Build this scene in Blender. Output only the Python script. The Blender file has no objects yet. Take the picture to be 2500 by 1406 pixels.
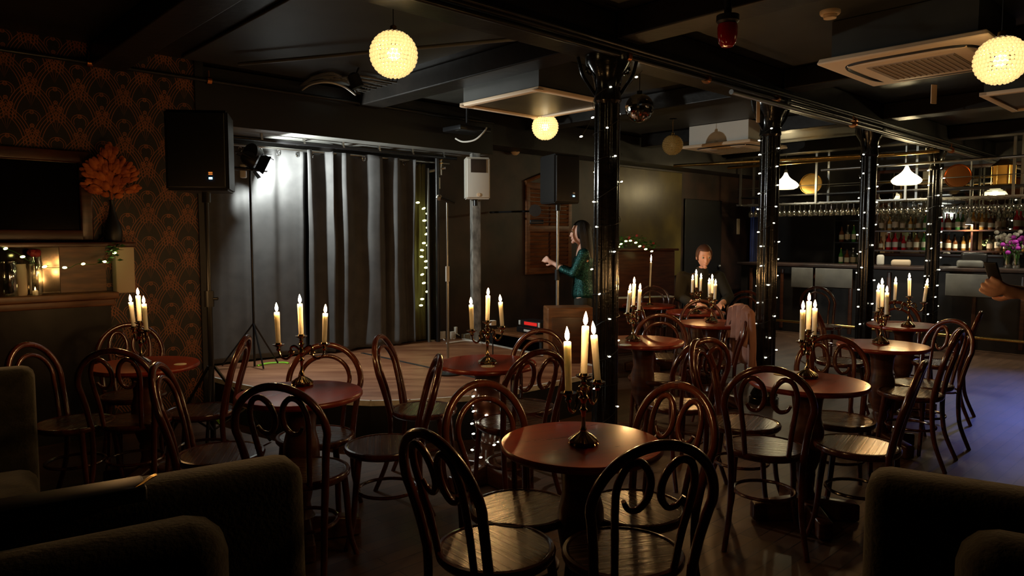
import bpy, bmesh, math, random
from mathutils import Vector, Matrix, noise
random.seed(7)
S = bpy.context.scene
COL = S.collection
PI = math.pi
V = Vector
# ---------------------------------------------------------------- camera, world, exposure
FPX, CH, PITCH = 1734.0, 1.5, math.atan(121/1734)
cam = bpy.data.cameras.new('camera'); cam.sensor_width = 36; cam.lens = 36*FPX/2500
cam.clip_start = .05; cam.clip_end = 60
camo = bpy.data.objects.new('camera', cam); COL.objects.link(camo)
camo.location = (0, 0, CH); camo.rotation_euler = (PI/2-PITCH, 0, 0)
S.camera = camo
S.view_settings.view_transform = 'Standard'; S.view_settings.look = 'None'
S.view_settings.gamma = 1; S.view_settings.exposure = -0.28
try: S.view_settings.use_curve_mapping = False
except Exception: pass
W = bpy.data.worlds.new('world'); S.world = W; W.use_nodes = True
W.node_tree.nodes['Background'].inputs[0].default_value = (.5, .45, .4, 1)
W.node_tree.nodes['Background'].inputs[1].default_value = .001
try:
    S.cycles.use_denoising = True
    S.cycles.max_bounces = 6; S.cycles.transparent_max_bounces = 12
    S.cycles.sample_clamp_indirect = 3.0; S.cycles.sample_clamp_direct = 0
    S.cycles.blur_glossy = .5; S.cycles.adaptive_threshold = .015
except Exception: pass

# room axes: u runs along the back wall to the right, v runs towards the back wall
TH = math.radians(47)
U = V((math.sin(TH), math.cos(TH), 0)); N = V((-math.cos(TH), math.sin(TH), 0))
RZ = math.atan2(U.y, U.x)                        # z rotation of the room frame
def R(a, b, z=0): return U*a + N*b + V((0, 0, z))
def ray(px, py):
    f = V((0, math.cos(PITCH), -math.sin(PITCH))); up = V((0, math.sin(PITCH), math.cos(PITCH)))
    return f + V((1, 0, 0))*((px-1250)/FPX) + up*((703-py)/FPX)
def PZ(px, py, z):                               # point of a sight line at height z
    r = ray(px, py); return V((0, 0, CH)) + r*((z-CH)/r.z)
def PD(px, py, y):                               # ... at distance y
    r = ray(px, py); return V((0, 0, CH)) + r*(y/r.y)
def PB(px, py, b):                               # ... on the vertical plane b
    r = ray(px, py); return V((0, 0, CH)) + r*(b/r.dot(N))
def PA(px, py, a):
    r = ray(px, py); return V((0, 0, CH)) + r*(a/r.dot(U))

def light(kind, name, loc, energy, color, size=.03, target=None, cone=None, blend=.6):
    l = bpy.data.lights.new(name, kind); l.energy = energy; l.color = color
    if kind == 'AREA': l.size = size
    else: l.shadow_soft_size = size
    if kind == 'SPOT': l.spot_size = cone; l.spot_blend = blend
    o = bpy.data.objects.new(name, l); COL.objects.link(o); o.location = loc
    if target is not None: o.rotation_euler = (V(target)-V(loc)).to_track_quat('-Z', 'Y').to_euler()
    return o
WARM = (1, .72, .38)
STAGE_LAMP = PB(641, 404, 6.29)
light('SPOT', 'stage_spot_light', STAGE_LAMP, 210, (.95, 1, .95), .03, STAGE_LAMP+U*1.0+N*.12+V((0, 0, -.55)), math.radians(178), .25)
light('SPOT', 'stage_wash_light', R(3.2, 5.3, 2.68), 16, (1, .86, .62), .06, R(4.1, 4.9, .33), math.radians(62), .8)
BLUE = V((6.6, 9.0, 2.5))
light('SPOT', 'blue_wash_light', BLUE, 260, (.12, .2, 1), .05, PZ(2500, 955, 0), math.radians(46), 1.0)

# ---------------------------------------------------------------- materials
def mat(name, col, rough=.5, metal=0, coat=0, spec=.5, emit=None, es=0, alpha=1, trans=0, sss=0, sheen=0):
    m = bpy.data.materials.new(name); m.use_nodes = True
    b = m.node_tree.nodes['Principled BSDF']; I = b.inputs
    I['Base Color'].default_value = (*col, 1); I['Roughness'].default_value = rough
    I['Metallic'].default_value = metal; I['Coat Weight'].default_value = coat; I['Coat Roughness'].default_value = .12
    I['Specular IOR Level'].default_value = spec
    if emit: I['Emission Color'].default_value = (*emit, 1); I['Emission Strength'].default_value = es
    I['Transmission Weight'].default_value = trans
    if sss: I['Subsurface Weight'].default_value = sss; I['Subsurface Radius'].default_value = (.02, .012, .006); I['Subsurface Scale'].default_value = 1
    I['Sheen Weight'].default_value = sheen
    return m
def nd(m, t, **k):
    n = m.node_tree.nodes.new(t)
    for a, b in k.items(): setattr(n, a, b)
    return n
def lk(m, a, b): m.node_tree.links.new(a, b)
def bsdf(m): return m.node_tree.nodes['Principled BSDF']
def noisy(m, c1, c2, scale=8, stretch=(1, 1, 1), bump=0, bscale=None, rough=None, rotz=0, coords='Object', detail=4, bdist=.01):
    tc = nd(m, 'ShaderNodeTexCoord'); mp = nd(m, 'ShaderNodeMapping'); mp.inputs['Scale'].default_value = stretch
    mp.inputs['Rotation'].default_value = (0, 0, rotz)
    lk(m, tc.outputs[coords], mp.inputs[0])
    n = nd(m, 'ShaderNodeTexNoise'); n.inputs['Scale'].default_value = scale; n.inputs['Detail'].default_value = detail
    lk(m, mp.outputs[0], n.inputs[0])
    r = nd(m, 'ShaderNodeValToRGB'); r.color_ramp.elements[0].color = (*c1, 1); r.color_ramp.elements[1].color = (*c2, 1)
    r.color_ramp.elements[0].position = .35; r.color_ramp.elements[1].position = .65
    lk(m, n.outputs[0], r.inputs[0]); lk(m, r.outputs[0], bsdf(m).inputs['Base Color'])
    if rough:
        mr = nd(m, 'ShaderNodeMapRange'); mr.inputs['To Min'].default_value = rough[0]; mr.inputs['To Max'].default_value = rough[1]
        lk(m, n.outputs[0], mr.inputs[0]); lk(m, mr.outputs[0], bsdf(m).inputs['Roughness'])
    if bump:
        n2 = nd(m, 'ShaderNodeTexNoise'); n2.inputs['Scale'].default_value = bscale or scale*2; lk(m, mp.outputs[0], n2.inputs[0])
        bp = nd(m, 'ShaderNodeBump'); bp.inputs['Strength'].default_value = bump; bp.inputs['Distance'].default_value = bdist
        lk(m, n2.outputs[0], bp.inputs['Height']); lk(m, bp.outputs[0], bsdf(m).inputs['Normal'])
    return m
M = {}
M['chairwood'] = noisy(mat('dark_bentwood', (.05, .012, .006), .22, coat=.5), (.045, .011, .005), (.085, .019, .009), 10, (3, 3, .6))
M['seatwood'] = noisy(mat('brushed_seat_wood', (.1, .05, .02), .3, coat=.0, spec=.9), (.04, .018, .007), (.10, .048, .019), 9, (.12, 11, 1), bump=.30, bscale=14, rough=(.16, .36), bdist=.003)
M['tablewood'] = noisy(mat('mahogany', (.2, .03, .015), .2, coat=.15, spec=.4), (.19, .020, .007), (.27, .032, .011), 5, (.5, 6, 1), bump=.012, bscale=9, rough=(.24, .34))
M['black_iron'] = noisy(mat('black_gloss_iron', (.006, .006, .006), .18, coat=.3), (.004, .004, .004), (.012, .011, .010), 20, (1, 1, 3), bump=.25, bscale=26, bdist=.004)
M['pewter'] = mat('antique_brass', (.5, .37, .22), .17, metal=1)
M['wax'] = mat('ivory_wax', (.96, .88, .72), .45, sss=1)
bsdf0 = M['wax'].node_tree.nodes['Principled BSDF']; bsdf0.inputs['Subsurface Radius'].default_value = (.04, .037, .032)
M['wick'] = mat('wick', (.02, .01, .01), .9)
M['flame'] = mat('flame', (0, 0, 0), 1, spec=0, emit=(1, .53, .19), es=480)
M['flame_dim'] = mat('small_flame', (0, 0, 0), 1, spec=0, emit=(1, .55, .2), es=14)
M['velvet'] = noisy(mat('dark_velvet', (.03, .03, .026), .95, spec=.08, sheen=.3), (.030, .028, .019), (.046, .042, .028), 30, bump=.2, bscale=90)
M['curtain'] = noisy(mat('black_curtain', (.07, .07, .07), .78, spec=.25), (.075, .075, .076), (.098, .098, .098), 6, bump=.15, bscale=5)
M['satin'] = mat('gold_net', (.10, .09, .03), .5, spec=.4)
M['ceil'] = noisy(mat('black_ceiling_paint', (.012, .01, .009), .4, spec=.2), (.009, .008, .007), (.016, .013, .011), 3, bump=.2, bscale=14)
M['ceilgrey'] = noisy(mat('grey_ceiling_panel', (.035, .035, .03), .5), (.026, .026, .022), (.04, .04, .034), 3)
M['wallblack'] = noisy(mat('black_wall_paint', (.012, .011, .010), .4, spec=.3), (.008, .007, .007), (.02, .017, .015), 3, bump=.25, bscale=9)
M['wallbrown'] = noisy(mat('dark_plum_wall', (.03, .016, .012), .45), (.014, .010, .009), (.05, .025, .018), 2.5, bump=.3, bscale=6)
M['olive'] = noisy(mat('olive_lacquer', (.16, .12, .03), .32), (.08, .06, .02), (.17, .13, .035), 2.2, bump=.3, bscale=4)
M['stagefloor'] = noisy(mat('stage_boards', (.2, .09, .045), .42), (.17, .062, .028), (.30, .135, .062), 1.7, (1, 5, 1), bump=.08, bscale=12, rough=(.32, .55), rotz=-RZ)
M['white_trim'] = noisy(mat('pale_edge', (.55, .53, .47), .5), (.40, .38, .32), (.62, .6, .54), 12)
M['blackmat'] = mat('black_plastic', (.008, .008, .009), .45)
M['blacksteel'] = mat('black_steel', (.015, .015, .016), .3, metal=.4)
M['chrome'] = mat('chrome', (.7, .7, .7), .12, metal=1)
M['steel'] = mat('brushed_steel', (.4, .4, .38), .35, metal=1)
M['brass'] = mat('brass', (.6, .38, .12), .25, metal=1)
M['copper'] = mat('copper', (.55, .2, .06), .3, metal=1)
M['white'] = mat('white_plastic', (.62, .60, .54), .45)
M['creme'] = mat('cream_plastic', (.82, .62, .42), .5)
M['acgrille'] = noisy(mat('ac_grille', (.4, .3, .22), .6), (.30, .22, .15), (.42, .32, .23), 90, (1, 8, 1))
M['greywood'] = noisy(mat('weathered_grey_post', (.2, .19, .17), .6), (.09, .085, .075), (.32, .31, .28), 14, (1, 1, .5))
M['oak'] = noisy(mat('brown_wood', (.17, .065, .02), .4), (.10, .036, .011), (.22, .085, .027), 5, (1, 1, 6))
M['darkwood'] = noisy(mat('dark_wood', (.07, .022, .01), .3), (.045, .014, .007), (.09, .03, .013), 5, (1, 1, 6))
M['mirror'] = mat('mirror', (.75, .74, .68), .02, metal=1)
M['mirrordark'] = mat('aged_mirror', (.13, .11, .08), .08, metal=1)
M['glass'] = mat('clear_glass', (.95, .97, .95), .03, trans=.85)
M['green_glass'] = mat('green_glass', (.05, .2, .04), .06, spec=.8)
M['brown_glass'] = mat('brown_glass', (.16, .05, .012), .06, spec=.8)
M['red_glass'] = mat('red_glass', (.5, .01, .02), .1, spec=.8)
M['amber'] = mat('amber_glass', (.5, .25, .05), .06, spec=.8)
M['label'] = mat('paper_label', (.7, .66, .5), .7)
M['paper'] = mat('pale_paper', (.6, .48, .34), .8)
M['leaf'] = noisy(mat('leaf', (.03, .12, .02), .6), (.02, .08, .012), (.06, .2, .03), 30)
M['redflower'] = mat('red_petal', (.3, .02, .02), .6)
M['plume'] = noisy(mat('orange_plume', (.5, .12, .02), .8), (.28, .05, .01), (.62, .17, .03), 16)
M['skin'] = mat('skin', (.88, .52, .40), .5, sss=.15)
M['hairblack'] = mat('black_hair', (.01, .008, .007), .45)
M['hairbrown'] = mat('brown_hair', (.10, .04, .02), .6)
M['teal'] = noisy(mat('teal_sequins', (.01, .1, .09), .25, metal=.6), (.003, .02, .02), (.015, .11, .10), 80, bump=.6, bscale=120)
M['cloth_dark'] = mat('dark_cloth', (.02, .02, .014), .85)
M['cloth_pink'] = noisy(mat('pink_cloth', (.3, .15, .12), .8), (.26, .13, .10), (.36, .18, .14), 7)
M['cloth_cream'] = mat('cream_cloth', (.75, .68, .55), .85)
M['redled'] = mat('red_plastic', (.6, .02, .02), .35, emit=(1, .03, .02), es=.5)
M['led_blue'] = mat('blue_led', (0, 0, 0), 1, emit=(.2, .6, 1), es=14)
M['led_amber'] = mat('amber_led', (0, 0, 0), 1, emit=(1, .3, .05), es=.8)
M['led_white'] = mat('lamp_lens', (1, 1, 1), 1, emit=(.93, 1, .95), es=60)
M['lens_dim'] = mat('lamp_lens_dim', (.8, .8, .8), .3, emit=(1, 1, .95), es=.45)
M['blue_lens'] = mat('blue_lens', (.1, .2, 1), .3, emit=(.1, .2, 1), es=20)
M['fairy'] = mat('fairy_bulb_warm', (1, .9, .6), .4, emit=(1, .95, .74), es=16)
M['fairy_green'] = mat('fairy_bulb_yellow', (1, .9, .4), .4, emit=(.95, 1, .38), es=10)
M['bulb'] = mat('bulb_glass', (1, .9, .7), .4, emit=(1, .84, .54), es=34)
M['bulb_bright'] = mat('bright_bulb_glass', (1, .95, .8), .4, emit=(1, .9, .68), es=1100)
M['red_lamp'] = mat('red_lamp_glass', (.3, .004, .008), .15, coat=.5)
M['limetape'] = mat('lime_tape', (.3, .75, .05), .5)
M['rubber'] = mat('black_rubber', (.012, .012, .012), .6)
M['greycable'] = mat('grey_cable', (.10, .10, .09), .35)
M['purple'] = mat('purple_petal', (.35, .02, .35), .6)
for k in ('fairy', 'fairy_green', 'led_blue', 'led_amber', 'redled', 'lens_dim', 'led_white', 'blue_lens'):
    M[k].cycles.emission_sampling = 'NONE'

def bead_mat(name, glow, tr):
    m = bpy.data.materials.new(name); m.use_nodes = True; t = m.node_tree; t.nodes.clear()
    out = nd(m, 'ShaderNodeOutputMaterial'); a = nd(m, 'ShaderNodeAddShader')
    tp = nd(m, 'ShaderNodeBsdfTransparent'); tp.inputs[0].default_value = (1, .88, .62, 1)
    tl = nd(m, 'ShaderNodeBsdfTranslucent'); tl.inputs[0].default_value = (1, .90, .66, 1)
    gl = nd(m, 'ShaderNodeBsdfGlossy'); gl.inputs['Roughness'].default_value = .12; gl.inputs[0].default_value = (.9, .8, .6, 1)
    em = nd(m, 'ShaderNodeEmission'); em.inputs[0].default_value = (1, .84, .50, 1); em.inputs[1].default_value = glow
    m1 = nd(m, 'ShaderNodeMixShader'); lw = nd(m, 'ShaderNodeLayerWeight'); lw.inputs[0].default_value = .62
    iv = nd(m, 'ShaderNodeMath', operation='SUBTRACT'); iv.inputs[0].default_value = 1.05; iv.use_clamp = True; lk(m, lw.outputs['Facing'], iv.inputs[1]); lk(m, iv.outputs[0], m1.inputs[0])
    m2 = nd(m, 'ShaderNodeMixShader'); m2.inputs[0].default_value = tr
    lk(m, gl.outputs[0], m1.inputs[1]); lk(m, tl.outputs[0], m1.inputs[2])
    lk(m, m1.outputs[0], m2.inputs[1]); lk(m, tp.outputs[0], m2.inputs[2])
    lk(m, m2.outputs[0], a.inputs[0]); lk(m, em.outputs[0], a.inputs[1]); lk(m, a.outputs[0], out.inputs[0])
    m.cycles.emission_sampling = 'NONE'
    return m
M['beads'] = bead_mat('lit_shade_beads', .30, .16)
M['beads_off'] = bead_mat('unlit_shade_beads', 0, .25)
M['rattan'] = bead_mat('lit_woven_shade', 1.3, .2)

def floor_mat():
    m = mat('worn_floorboards', (.12, .06, .03), .35)
    tc = nd(m, 'ShaderNodeTexCoord'); mp = nd(m, 'ShaderNodeMapping'); mp.inputs['Rotation'].default_value = (0, 0, -RZ)
    lk(m, tc.outputs['Object'], mp.inputs[0])
    br = nd(m, 'ShaderNodeTexBrick'); br.inputs['Scale'].default_value = 1; br.inputs['Brick Width'].default_value = .5
    br.inputs['Row Height'].default_value = .085; br.inputs['Mortar Size'].default_value = .003
    br.inputs['Color1'].default_value = (.085, .040, .020, 1); br.inputs['Color2'].default_value = (.15, .075, .038, 1); br.inputs['Mortar'].default_value = (.03, .015, .01, 1)
    lk(m, mp.outputs[0], br.inputs[0])
    n = nd(m, 'ShaderNodeTexNoise'); n.inputs['Scale'].default_value = 2.2; n.inputs['Detail'].default_value = 8; lk(m, mp.outputs[0], n.inputs[0])
    mx = nd(m, 'ShaderNodeMixRGB', blend_type='MULTIPLY'); mx.inputs[0].default_value = .7
    lk(m, br.outputs[0], mx.inputs[1]); lk(m, n.outputs[0], mx.inputs[2]); lk(m, mx.outputs[0], bsdf(m).inputs['Base Color'])
    mr = nd(m, 'ShaderNodeMapRange'); mr.inputs['To Min'].default_value = .28; mr.inputs['To Max'].default_value = .6
    lk(m, n.outputs[0], mr.inputs[0]); lk(m, mr.outputs[0], bsdf(m).inputs['Roughness'])
    bp = nd(m, 'ShaderNodeBump'); bp.inputs['Strength'].default_value = .35; bp.inputs['Distance'].default_value = .006
    lk(m, br.outputs['Color'], bp.inputs['Height']); lk(m, bp.outputs[0], bsdf(m).inputs['Normal'])
    return m
M['floor'] = floor_mat()

def wallpaper_mat():
    """dark wallpaper with a copper art deco fan pattern, drawn in the wall's own x (along) and z (up)"""
    m = mat('fan_wallpaper', (.02, .015, .01), .45)
    tc = nd(m, 'ShaderNodeTexCoord'); sp = nd(m, 'ShaderNodeSeparateXYZ'); lk(m, tc.outputs['Object'], sp.inputs[0])
    def mt(op, a, b=None, c=None):
        n = nd(m, 'ShaderNodeMath', operation=op)
        for i, q in enumerate((a, b, c)):
            if q is None: continue
            if isinstance(q, (int, float)): n.inputs[i].default_value = q
            else: lk(m, q, n.inputs[i])
        return n.outputs[0]
    Wd, H = .30, .36
    x = sp.outputs['X']; z = sp.outputs['Z']
    def lattice(ox, oz):
        fx = mt('SUBTRACT', mt('FRACT', mt('ADD', mt('DIVIDE', x, Wd), ox)), .5)     # -.5...5
        fz = mt('FRACT', mt('ADD', mt('DIVIDE', z, H), oz))                          # 0..1
        return mt('MULTIPLY', fx, Wd), mt('MULTIPLY', fz, H)
    def fan(ox, oz):
        px, pz = lattice(ox, oz)
        ax = mt('ABSOLUTE', px)
        # arcs: circles centred on the opposite lower side of the cell, making pointed gothic fans
        out = None
        cx = mt('ADD', ax, .02)
        for k, rr in enumerate((.312, .293, .274, .255)):
            d = mt('SQRT', mt('ADD', mt('POWER', mt('ADD', ax, .16), 2), mt('POWER', mt('SUBTRACT', pz, .01), 2)))
            ln = mt('LESS_THAN', mt('ABSOLUTE', mt('SUBTRACT', d, rr)), .0026)
            out = ln if out is None else mt('MAXIMUM', out, ln)
        # small arcs at the foot
        for rr in (.055, .04):
            d = mt('SQRT', mt('ADD', mt('POWER', px, 2), mt('POWER', mt('SUBTRACT', pz, .02), 2)))
            out = mt('MAXIMUM', out, mt('LESS_THAN', mt('ABSOLUTE', mt('SUBTRACT', d, rr)), .0022))
        # diamond motif with round buds above the tip
        dm = mt('ADD', mt('MULTIPLY', ax, 1.7), mt('ABSOLUTE', mt('SUBTRACT', pz, .265)))
        out = mt('MAXIMUM', out, mt('LESS_THAN', mt('ABSOLUTE', mt('SUBTRACT', dm, .062)), .005))
        out = mt('MAXIMUM', out, mt('LESS_THAN', mt('ABSOLUTE', mt('SUBTRACT', dm, .035)), .004))
        for bx, bz in ((.03, .285), (0, .325), (0, .06)):
            d = mt('SQRT', mt('ADD', mt('POWER', mt('SUBTRACT', ax, bx), 2), mt('POWER', mt('SUBTRACT', pz, bz), 2)))
            out = mt('MAXIMUM', out, mt('LESS_THAN', mt('ABSOLUTE', mt('SUBTRACT', d, .011)), .0035))
        # ribs running down from the diamond
        rb = mt('ABSOLUTE', mt('SUBTRACT', mt('FRACT', mt('MULTIPLY', mt('ARCTAN2', px, mt('SUBTRACT', pz, .10)), 4.2)), .5))
        rng = mt('MULTIPLY', mt('LESS_THAN', mt('MULTIPLY', ax, 2.2), mt('SUBTRACT', pz, .10)), mt('LESS_THAN', pz, .245))
        out = mt('MAXIMUM', out, mt('MULTIPLY', mt('LESS_THAN', rb, .07), rng))
        return out
    pat = mt('MAXIMUM', fan(0, 0), fan(.5, .5))
    n = nd(m, 'ShaderNodeTexNoise'); n.inputs['Scale'].default_value = 6; lk(m, tc.outputs['Object'], n.inputs[0])
    pr = mt('MULTIPLY', pat, mt('ADD', n.outputs[0], .35))
    mx = nd(m, 'ShaderNodeMixRGB'); mx.inputs[1].default_value = (.014, .012, .009, 1); mx.inputs[2].default_value = (.33, .11, .038, 1)
    lk(m, pr, mx.inputs[0]); lk(m, mx.outputs[0], bsdf(m).inputs['Base Color'])
    return m
M['wallpaper'] = wallpaper_mat()

# ---------------------------------------------------------------- mesh helpers
def nb(): return bmesh.new()
def add_box(bm, c, s, rot=None, bevel=0):
    r = bmesh.ops.create_cube(bm, size=1)['verts']
    for v in r: v.co = V((v.co.x*s[0], v.co.y*s[1], v.co.z*s[2]))
    if bevel:
        es = list({e for v in r for e in v.link_edges})
        o = bmesh.ops.bevel(bm, geom=es, offset=bevel, segments=3, affect='EDGES', profile=.5)
        r = list({v for f in o['faces'] for v in f.verts} | {v for v in r if v.is_valid})
    m = Matrix.Translation(V(c)) @ (rot if rot is not None else Matrix())
    for v in r: v.co = m @ v.co
    return r
def rz4(a): return Matrix.Rotation(a, 4, 'Z')
ROOM = Matrix.Rotation(RZ, 4, 'Z')
def rbox(bm, a0, a1, b0, b1, z0, z1, bevel=0):     # box in room axes
    return add_box(bm, R((a0+a1)/2, (b0+b1)/2, (z0+z1)/2), (abs(a1-a0), abs(b1-b0), abs(z1-z0)), ROOM, bevel)
def add_lathe(bm, prof, n=24, c=(0, 0, 0), rot=None, caps=True, mod=None):
    rings = []
    m = Matrix.Translation(V(c)) @ (rot if rot is not None else Matrix())
    for r, z in prof:
        rg = []
        for i in range(n):
            t = 2*PI*i/n; rr = r*(mod(t, z) if mod else 1)
            rg.append(bm.verts.new(m @ V((rr*math.cos(t), rr*math.sin(t), z))))
        rings.append(rg)
    for k in range(len(rings)-1):
        for i in range(n):
            j = (i+1) % n
            bm.faces.new((rings[k][i], rings[k][j], rings[k+1][j], rings[k+1][i]))
    if caps:
        if prof[0][0] > 1e-5: bm.faces.new(list(reversed(rings[0])))
        if prof[-1][0] > 1e-5: bm.faces.new(rings[-1])
def smooth_path(pts, sub=6, closed=False):
    P = [V(p) for p in pts]; n = len(P); out = []
    rng = n if closed else n-1
    for i in range(rng):
        if closed: p0, p1, p2, p3 = P[(i-1) % n], P[i], P[(i+1) % n], P[(i+2) % n]
        else: p0, p1, p2, p3 = P[max(i-1, 0)], P[i], P[i+1], P[min(i+2, n-1)]
        for k in range(sub):
            t = k/sub
            out.append(.5*((2*p1)+(-p0+p2)*t+(2*p0-5*p1+4*p2-p3)*t*t+(-p0+3*p1-3*p2+p3)*t**3))
    if not closed: out.append(P[-1])
    return out
def add_tube(bm, pts, r, n=8, closed=False, sub=0):
    if sub: pts = smooth_path(pts, sub, closed)
    P = [V(p) for p in pts]; k = len(P)
    rad = r if callable(r) else (lambda t: r)
    rings = []; prev = None
    for i, p in enumerate(P):
        if closed: t = (P[(i+1) % k]-P[i-1])
        else: t = P[min(i+1, k-1)]-P[max(i-1, 0)]
        t = t.normalized() if t.length > 1e-9 else V((0, 0, 1))
        if prev is None:
            a = V((0, 0, 1)) if abs(t.z) < .9 else V((1, 0, 0)); nn = t.cross(a).normalized()
        else:
            nn = (prev - t*prev.dot(t)); nn = nn.normalized() if nn.length > 1e-6 else t.orthogonal().normalized()
        prev = nn; bb = t.cross(nn); rr = rad(i/max(k-1, 1))
        rings.append([bm.verts.new(p+nn*rr*math.cos(2*PI*j/n)+bb*rr*math.sin(2*PI*j/n)) for j in range(n)])
    for i in range(k if closed else k-1):
        a, b = rings[i], rings[(i+1) % k]
        for j in range(n): bm.faces.new((a[j], a[(j+1) % n], b[(j+1) % n], b[j]))
    if not closed: bm.faces.new(list(reversed(rings[0]))); bm.faces.new(rings[-1])
def add_ball(bm, c, r, seg=10, rings=7, s=(1, 1, 1), rot=None):
    vs = bmesh.ops.create_uvsphere(bm, u_segments=seg, v_segments=rings, radius=r)['verts']
    m = Matrix.Translation(V(c)) @ (rot if rot is not None else Matrix()) @ Matrix.Diagonal((*s, 1))
    for v in vs: v.co = m @ v.co
    return vs
def add_cyl(bm, p0, p1, r, n=16, r2=None):
    add_tube(bm, [p0, p1], (lambda t: r+(r2-r)*t) if r2 is not None else r, n)
def add_prism(bm, poly, z0, z1):
    a = [bm.verts.new((p[0], p[1], z0)) for p in poly]; b = [bm.verts.new((p[0], p[1], z1)) for p in poly]
    n = len(poly)
    for i in range(n): bm.faces.new((a[i], a[(i+1) % n], b[(i+1) % n], b[i]))
    bm.faces.new(list(reversed(a))); bm.faces.new(b)
def obj(name, bm, m, parent=None, loc=None, smooth=True, rotz=None):
    bmesh.ops.recalc_face_normals(bm, faces=bm.faces)
    me = bpy.data.meshes.new(name); bm.to_mesh(me); bm.free()
    if smooth:
        me.polygons.foreach_set('use_smooth', [True]*len(me.polygons))
        try: me.set_sharp_from_angle(angle=math.radians(38))
        except Exception: pass
    o = bpy.data.objects.new(name, me); COL.objects.link(o)
    me.materials.append(M[m] if isinstance(m, str) else m)
    if parent: o.parent = parent
    if loc is not None: o.location = loc
    if rotz is not None: o.rotation_euler = (0, 0, rotz)
    return o
def tag(o, label, cat, group=None, kind=None):
    if label: o['label'] = label
    if cat: o['category'] = cat
    if group: o['group'] = group
    if kind: o['kind'] = kind
    return o
def thing(name, label, cat, loc=(0, 0, 0), rotz=0, group=None):
    o = bpy.data.objects.new(name, None); COL.objects.link(o); o.empty_display_size = .1
    o.location = loc; o.rotation_euler = (0, 0, rotz)
    return tag(o, label, cat, group)
def struct(name, bm, m, smooth=False, parent=None, loc=None, rotz=None):
    o = obj(name, bm, m, parent, loc, smooth, rotz)
    if not parent: o['kind'] = 'structure'
    return o
def dup(root, loc, rotz, label, group=None):
    r = root.copy(); COL.objects.link(r); r.location = loc; r.rotation_euler = (0, 0, rotz); r['label'] = label
    if group: r['group'] = group
    for ch in list(root.children):
        c = ch.copy(); COL.objects.link(c); c.parent = r
        for g in list(ch.children):
            d = g.copy(); COL.objects.link(d); d.parent = c
    return r
# ================================================================ the setting
ZC = 2.95
bm = nb(); rbox(bm, -3.6, 14.2, -3.6, 7.2, -.1, 0); struct('floor', bm, 'floor')
bm = nb(); rbox(bm, -3.6, 14.2, -3.6, 7.2, ZC, ZC+.1); struct('ceiling', bm, 'ceil')
bm = nb(); rbox(bm, 5.0, 14.2, 6.62, 6.8, 0, ZC); struct('wall_back', bm, 'wallbrown')
bm = nb(); rbox(bm, 2.13, 5.0, 6.72, 6.8, 0, ZC); struct('wall_stage', bm, 'wallblack')
bm = nb(); rbox(bm, -3.6, 14.2, -3.6, -3.5, 0, ZC); struct('wall_front', bm, 'wallblack')
bm = nb(); rbox(bm, -3.6, -3.5, -3.5, 6.1, 0, ZC); struct('wall_left', bm, 'wallblack')
bm = nb(); rbox(bm, 14.1, 14.2, -3.5, 6.7, 0, ZC); struct('wall_right', bm, 'wallblack')
# wallpapered wall, in its own axes so that the pattern lies in x and z
bm = nb(); add_box(bm, (2.815, .3, ZC/2), (5.63, .6, ZC)); struct('wall_wallpapered', bm, 'wallpaper', loc=R(-3.5, 6.1, 0), rotz=RZ)
bm = nb(); rbox(bm, 2.13, 2.20, 6.08, 6.72, 0, ZC); struct('trim_1', bm, 'blackmat')
# bulkhead over the stage and along the back wall
M['bulkhead'] = noisy(mat('grey_bulkhead_paint', (.2, .2, .19), .5), (.15, .15, .14), (.30, .30, .28), 2, (1, 1, 4))
bm = nb(); rbox(bm, 2.20, 5.45, 6.18, 6.70, 2.46, ZC-.02); struct('trim_2', bm, 'bulkhead')
bm = nb(); rbox(bm, 2.20, 5.45, 6.165, 6.178, 2.46, ZC-.02); struct('trim_3', bm, 'blackmat')
bm = nb(); rbox(bm, 5.45, 12.4, 6.22, 6.62, 2.58, ZC-.02); struct('trim_4', bm, 'wallblack')
# lacquered olive panel on the back wall and the dark doorway beside it
x0 = PB(1508, 500, 6.6); x1 = PB(1662, 500, 6.6)
bm = nb(); rbox(bm, x0.dot(U), x1.dot(U), 6.58, 6.615, .9, 2.55, .01); struct('trim_5', bm, 'olive')
x2 = PB(1672, 500, 6.6); x3 = PB(1762, 500, 6.6)
bm = nb(); rbox(bm, x2.dot(U), x3.dot(U), 6.59, 6.615, 0, 2.15, .01); d1 = struct('door_1', bm, 'blackmat')
bm = nb()
add_ball(bm, R(x3.dot(U)-.1, 6.56, 1.02), .03); obj('door_handle', bm, 'steel', d1)
# beams: one long beam over the pillars, cross beams over each pillar
PIL = [(3.79+2.27*k, 3.12) for k in range(4)]
bm = nb(); rbox(bm, -3.4, 14, 2.96, 3.28, 2.72, ZC-.002, .012); struct('trim_6', bm, 'ceil')
for i, (a, b) in enumerate([(1.5, 0)]+PIL):
    bm = nb(); rbox(bm, a-.12, a+.12, 3.29, 6.15, 2.78, ZC-.002, .01); struct('trim_%d' % (7+2*i), bm, 'ceil')
    bm = nb(); rbox(bm, a-.12, a+.12, -3.4, 2.95, 2.78, ZC-.002, .01); struct('trim_%d' % (8+2*i), bm, 'ceil')
# lighter plaster panels set in the ceiling bays
for i, (a0, a1, b0, b1) in enumerate([(2.0, 3.5, 3.6, 6.0), (4.1, 5.7, 3.6, 6.0), (6.3, 8.0, 3.6, 6.0), (8.6, 10.3, 3.6, 6.0), (1.8, 3.5, .4, 2.8), (4.1, 5.8, .4, 2.8)]):
    bm = nb(); rbox(bm, a0, a1, b0, b1, 2.925, ZC-.001, .008); struct('trim_%d' % (20+i), bm, 'ceilgrey')

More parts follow.
